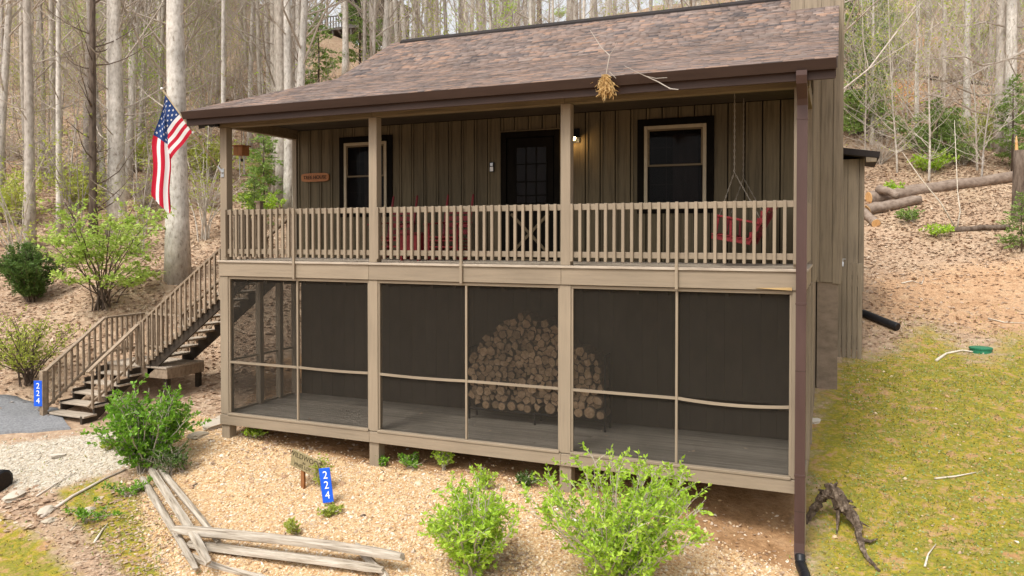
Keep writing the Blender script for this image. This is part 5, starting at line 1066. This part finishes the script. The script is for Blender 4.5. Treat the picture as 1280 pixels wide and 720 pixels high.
# far cabin deck on the hillside
p = at_depth(418, 42, 62); gzf = h1(p[0], p[1]); fd_ = thing('far_cabin', 'distant grey cabin with a raised deck among the trees up the hill', 'cabin', (p[0], p[1], gzf))
z = p[2]; box('deck', p[0] - 1.2, p[0] + 4.0, p[1] - 1.5, p[1] + 2.0, z - .2, z, 'far_wood', fd_); box('wall', p[0] + .6, p[0] + 4.0, p[1] + .3, p[1] + 5, z + .003, z + 2.6, 'far_wood', fd_); box('window', p[0] + 1.2, p[0] + 2.2, p[1] + .25, p[1] + .29, z + .9, z + 1.9, 'window_glass', fd_)
o = box('roof', p[0] + .2, p[0] + 4.4, p[1] - .3, p[1] + 5.4, z + 2.61, z + 2.8, 'ridge_black', fd_)
for x in (-1.1, .8, 2.5, 3.8): box('post', p[0] + x, p[0] + x + .15, p[1] - 1.45, p[1] - 1.3, min(gzf, h1(p[0] + x, p[1] - 1.4)) - .3, z - .205, 'far_wood', fd_)
rl = box('railing', p[0] - 1.2, p[0] + 4.0, p[1] - 1.5, p[1] - 1.44, z + .85, z + .93, 'far_wood', fd_)
for i in range(20): box('baluster', p[0] - 1.15 + i * .26, p[0] - 1.08 + i * .26, p[1] - 1.5, p[1] - 1.45, z + .003, z + .845, 'far_wood', rl, bev=0)

# ------------------------------------------------------------------ loose ground cover
def in_house(x, y): return (x > XL - .05) & (x < XR + .45) & (y > YW) & (y < 12.6)
def on_ground(n, xr, yr, poly=None, soft=.5, thin_=1.0):
    x = RNG.uniform(*xr, n); y = RNG.uniform(*yr, n); k = ~in_house(x, y)
    if poly is not None: k &= RNG.uniform(0, 1, n) < poly_w(x, y, poly, soft) * thin_
    x, y = x[k], y[k]; return np.c_[x, y, hgt(x, y)]
def view_pts(n, u, d, skip=True):
    uu = RNG.uniform(*u, n); dd = d[0] + (d[1] - d[0]) * RNG.uniform(0, 1, n) ** .8; p = CAM[None] + (_F[None] + _R[None] * ((uu - 640) / FPX)[:, None]) * dd[:, None]; x, y = p[:, 0], p[:, 1]; k = ~in_house(x, y); x, y = x[k], y[k]; return np.c_[x, y, hgt(x, y)]
def stones(P, s):
    n = len(P); o = np.array([(1, 0, 0), (-1, 0, 0), (0, 1, 0), (0, -1, 0), (0, 0, 1), (0, 0, -1)], float); r = RNG.uniform(.6, 1.3, (n, 6, 1)); sc = np.c_[RNG.uniform(.7, 1.3, n), RNG.uniform(.7, 1.3, n), RNG.uniform(.4, .75, n)]
    a = RNG.uniform(0, 6.28, n); ca, sa = np.cos(a), np.sin(a); v = o[None] * r * sc[:, None] * s[:, None, None]; t = RNG.normal(size=(n, 1)) * .3
    x = v[..., 0] * ca[:, None] - v[..., 1] * sa[:, None]; y = v[..., 0] * sa[:, None] + v[..., 1] * ca[:, None]; v = np.stack([x, y, v[..., 2] + t * x], -1) + P[:, None]
    f = np.array([(0, 2, 4), (2, 1, 4), (1, 3, 4), (3, 0, 4), (2, 0, 5), (1, 2, 5), (3, 1, 5), (0, 3, 5)]); return v.reshape(-1, 3), (f[None] + 6 * np.arange(n)[:, None, None]).reshape(-1, 3)
def stuff(name, me, label): return tag(place(name, me), label, None, None, 'stuff')
P = on_ground(95000, (-12, .8), (-6, .8), GRAVEL, .5); s = RNG.lognormal(math.log(.0145), .45, len(P)); v, f = stones(P, s); stuff('gravel', np_mesh('gravel', v, f, 'gravel'), 'tan pea gravel spread in front of the deck')
P = on_ground(16000, (-15, -10), (-3, .5), PALE, .6); s = RNG.lognormal(math.log(.0115), .5, len(P)); v, f = stones(P, s); stuff('pale_gravel', np_mesh('pale_gravel', v, f, 'pale_stone'), 'whitish crushed stone beside the asphalt path')
P = np.r_[on_ground(2600, (-12.5, .8), (-4, .8), DIRT, .8), on_ground(500, (.3, 7), (-3, 9), LAWN, .5)]; s = RNG.lognormal(math.log(.018), .5, len(P)); v, f = stones(P, s); stuff('loose_stones', np_mesh('loose_stones', v, f, 'gravel'), 'loose small stones on bare soil and lawn')
# flat stones one can tell apart
def rock(label, u, v, r, material='pale_stone', flat=.45, name='stone', group=None):
    p = gp(u, v); bm = bmesh.new(); bmesh.ops.create_icosphere(bm, subdivisions=2, radius=1); rs = random.Random(label + str(u))
    ph = [rs.uniform(0, 6) for _ in range(6)]
    for q in bm.verts:
        k = 1 + .22 * math.sin(3 * q.co.x + ph[0]) * math.sin(3.3 * q.co.y + ph[1]) + .15 * math.sin(5 * q.co.z + ph[2]); q.co = Vector((q.co.x * r * k, q.co.y * r * k * .75, q.co.z * r * flat * k))
    me = bpy.data.meshes.new('stone'); bm.to_mesh(me); bm.free(); me.materials.append(MATS[material]); tag(place(name, me, None, (p[0], p[1], p[2] + r * flat * .35), (rs.uniform(-.1, .1), rs.uniform(-.1, .1), rs.uniform(0, 6))), label, 'stone', group)
rock('flat pale stepping stone left of the corner stub post', 268, 531, .30, flat=.2); rock('small stone beside the corner stub post', 276, 524, .12); rock('pale stone under the shrub by the stairs', 248, 545, .18, flat=.3); rock('flat pale stone in the ditch near the culvert', 18, 622, .2, flat=.3)
rock('pale boulder half hidden in the moss bank at left', 58, 640, .13); rock('round stone near the leaf filled ditch', 62, 652, .10); rock('white stone in the moss on the bank', 112, 638, .09); rock('flat stone in the pale gravel', 72, 570, .16, flat=.2); rock('dark grey pebble in the gravel near the blue plate', 454, 645, .04, 'drift'); rock('pale stone by the deck corner on the lawn', 1018, 527, .13, flat=.3)
for i, (u, v) in enumerate([(1098, 170), (1120, 165), (1140, 70), (1128, 72)]): rock(['pale rock among brush above the shed', 'second pale rock among brush above the shed', 'grey rock high on the right slope', 'small grey rock high on the right slope'][i], u, v, .3)
# leaf litter
P = np.r_[view_pts(75000, (-80, 470), (15, 48)), view_pts(45000, (1030, 1360), (17, 44)), view_pts(9000, (470, 1030), (30, 62))]
k = (poly_w(P[:, 0], P[:, 1], LAWN, 1) + poly_w(P[:, 0], P[:, 1], GRAVEL, .5) + poly_w(P[:, 0], P[:, 1], CLAY, 2.6) * .9 + poly_w(P[:, 0], P[:, 1], PALE, .5)) < RNG.uniform(0, 1, len(P)); 
k &= ~((P[:, 0] > -14) & (P[:, 0] < -12.2) & (P[:, 1] > -.4) & (P[:, 1] < 2.0)); P = P[k]
DITCH = pixpoly((-20, 595), (25, 612), (75, 632), (115, 665), (170, 722), (130, 735), (95, 720), (55, 672), (0, 645), (-30, 640)); RAILBED = [(-10.4, -1.5), (-9.3, -1.9), (-7.2, -3.5), (-5.0, -4.3), (-5.4, -5.2), (-7.6, -4.4), (-9.9, -2.4)]
P2 = np.r_[on_ground(16000, (-15, -6), (-7.5, -1.5), DITCH, .4), on_ground(8000, (-11, -4.5), (-5.5, -1), RAILBED, .4), on_ground(900, (-12, 0), (-1, .6), DIRT, .5), on_ground(2600, (.3, 8), (-3, 9), LAWN, .5, .7), on_ground(1800, (1, 9), (7, 16), CLAY, 2, .6), on_ground(420, (-11, .4), (-6, .3), GRAVEL, .5)]
q = gp(625, 705); P3 = np.c_[RNG.normal(q[0] - .1, .25, 500), RNG.normal(q[1], .2, 500), np.zeros(500)]; P3[:, 2] = hgt(P3[:, 0], P3[:, 1]); P = np.r_[P, P2, P3]
P[:, 2] += RNG.uniform(.003, .022, len(P)); near = np.linalg.norm(P - CAM, axis=1) < 14; lw = poly_w(P[:, 0], P[:, 1], LAWN, 1) > .5; v, f = leaves(P, np.where(lw, .032, np.where(near, .06, .11)), .8, .7); stuff('leaf_litter', np_mesh('leaf_litter', v, f, 'leaf_litter'), 'fallen brown leaves covering the slopes')
# leaves blown onto the lower deck
P = np.c_[RNG.uniform(-9.5, -.3, 34), RNG.uniform(.1, 1.9, 34), np.full(34, .256)]; v, f = leaves(P, np.full(34, .085), .85, .7); stuff('deck_leaves', np_mesh('deck_leaves', v, f, 'leaf_litter'), 'dry leaves scattered on the lower deck floor')
# moss and short grass: blades in tufts
def blades(P, s, spread=.6):
    n = len(P); d = RNG.normal(size=(n, 3)) * spread; d[:, 2] = 1; d /= np.linalg.norm(d, axis=1)[:, None]; a = RNG.uniform(0, 6.28, n); side = np.c_[np.cos(a), np.sin(a), np.zeros(n)] * (s * .32)[:, None]
    return np.stack([P - side, P + side, P + d * s[:, None]], 1).reshape(-1, 3), np.arange(3 * n).reshape(n, 3)
P = np.r_[on_ground(95000, (-.2, 8), (-4, 11), LAWN, 2.6, .9), on_ground(30000, (-12.5, -5.0), (-7.5, -1.0), BANK, .5, .8), on_ground(14000, (-15, -6), (-8, -2), VERGE, .5), on_ground(4000, (1, 8), (7, 12), CLAY, 2, .3), on_ground(1500, (-14, -10), (-3, .4), PALE, .8, .5)]
cl_ = np.sin(P[:, 0] * 3.1 + 1.3 * np.sin(P[:, 1] * 2.3)) * np.sin(P[:, 1] * 3.7 + 1.7 * np.sin(P[:, 0] * 1.9)) + .5 * np.sin(P[:, 0] * 9 + P[:, 1] * 7); P = P[cl_ > RNG.uniform(-1.0, 1.0, len(P))]
v, f = blades(P, RNG.uniform(.02, .05, len(P)), .9); stuff('moss_grass', np_mesh('moss_grass', v, f, 'moss'), 'short yellow green moss and grass')
P = np.r_[on_ground(34000, (-.1, 8), (-4, 10), LAWN, 1.6, .8), on_ground(7000, (-12.5, -5.5), (-7.5, -1.5), BANK, .5)]; v, f = leaves(P + [0, 0, .01], np.full(len(P), .032), .6, .7); stuff('clover', np_mesh('clover', v, f, 'clover'), 'small green clover leaves in the lawn')
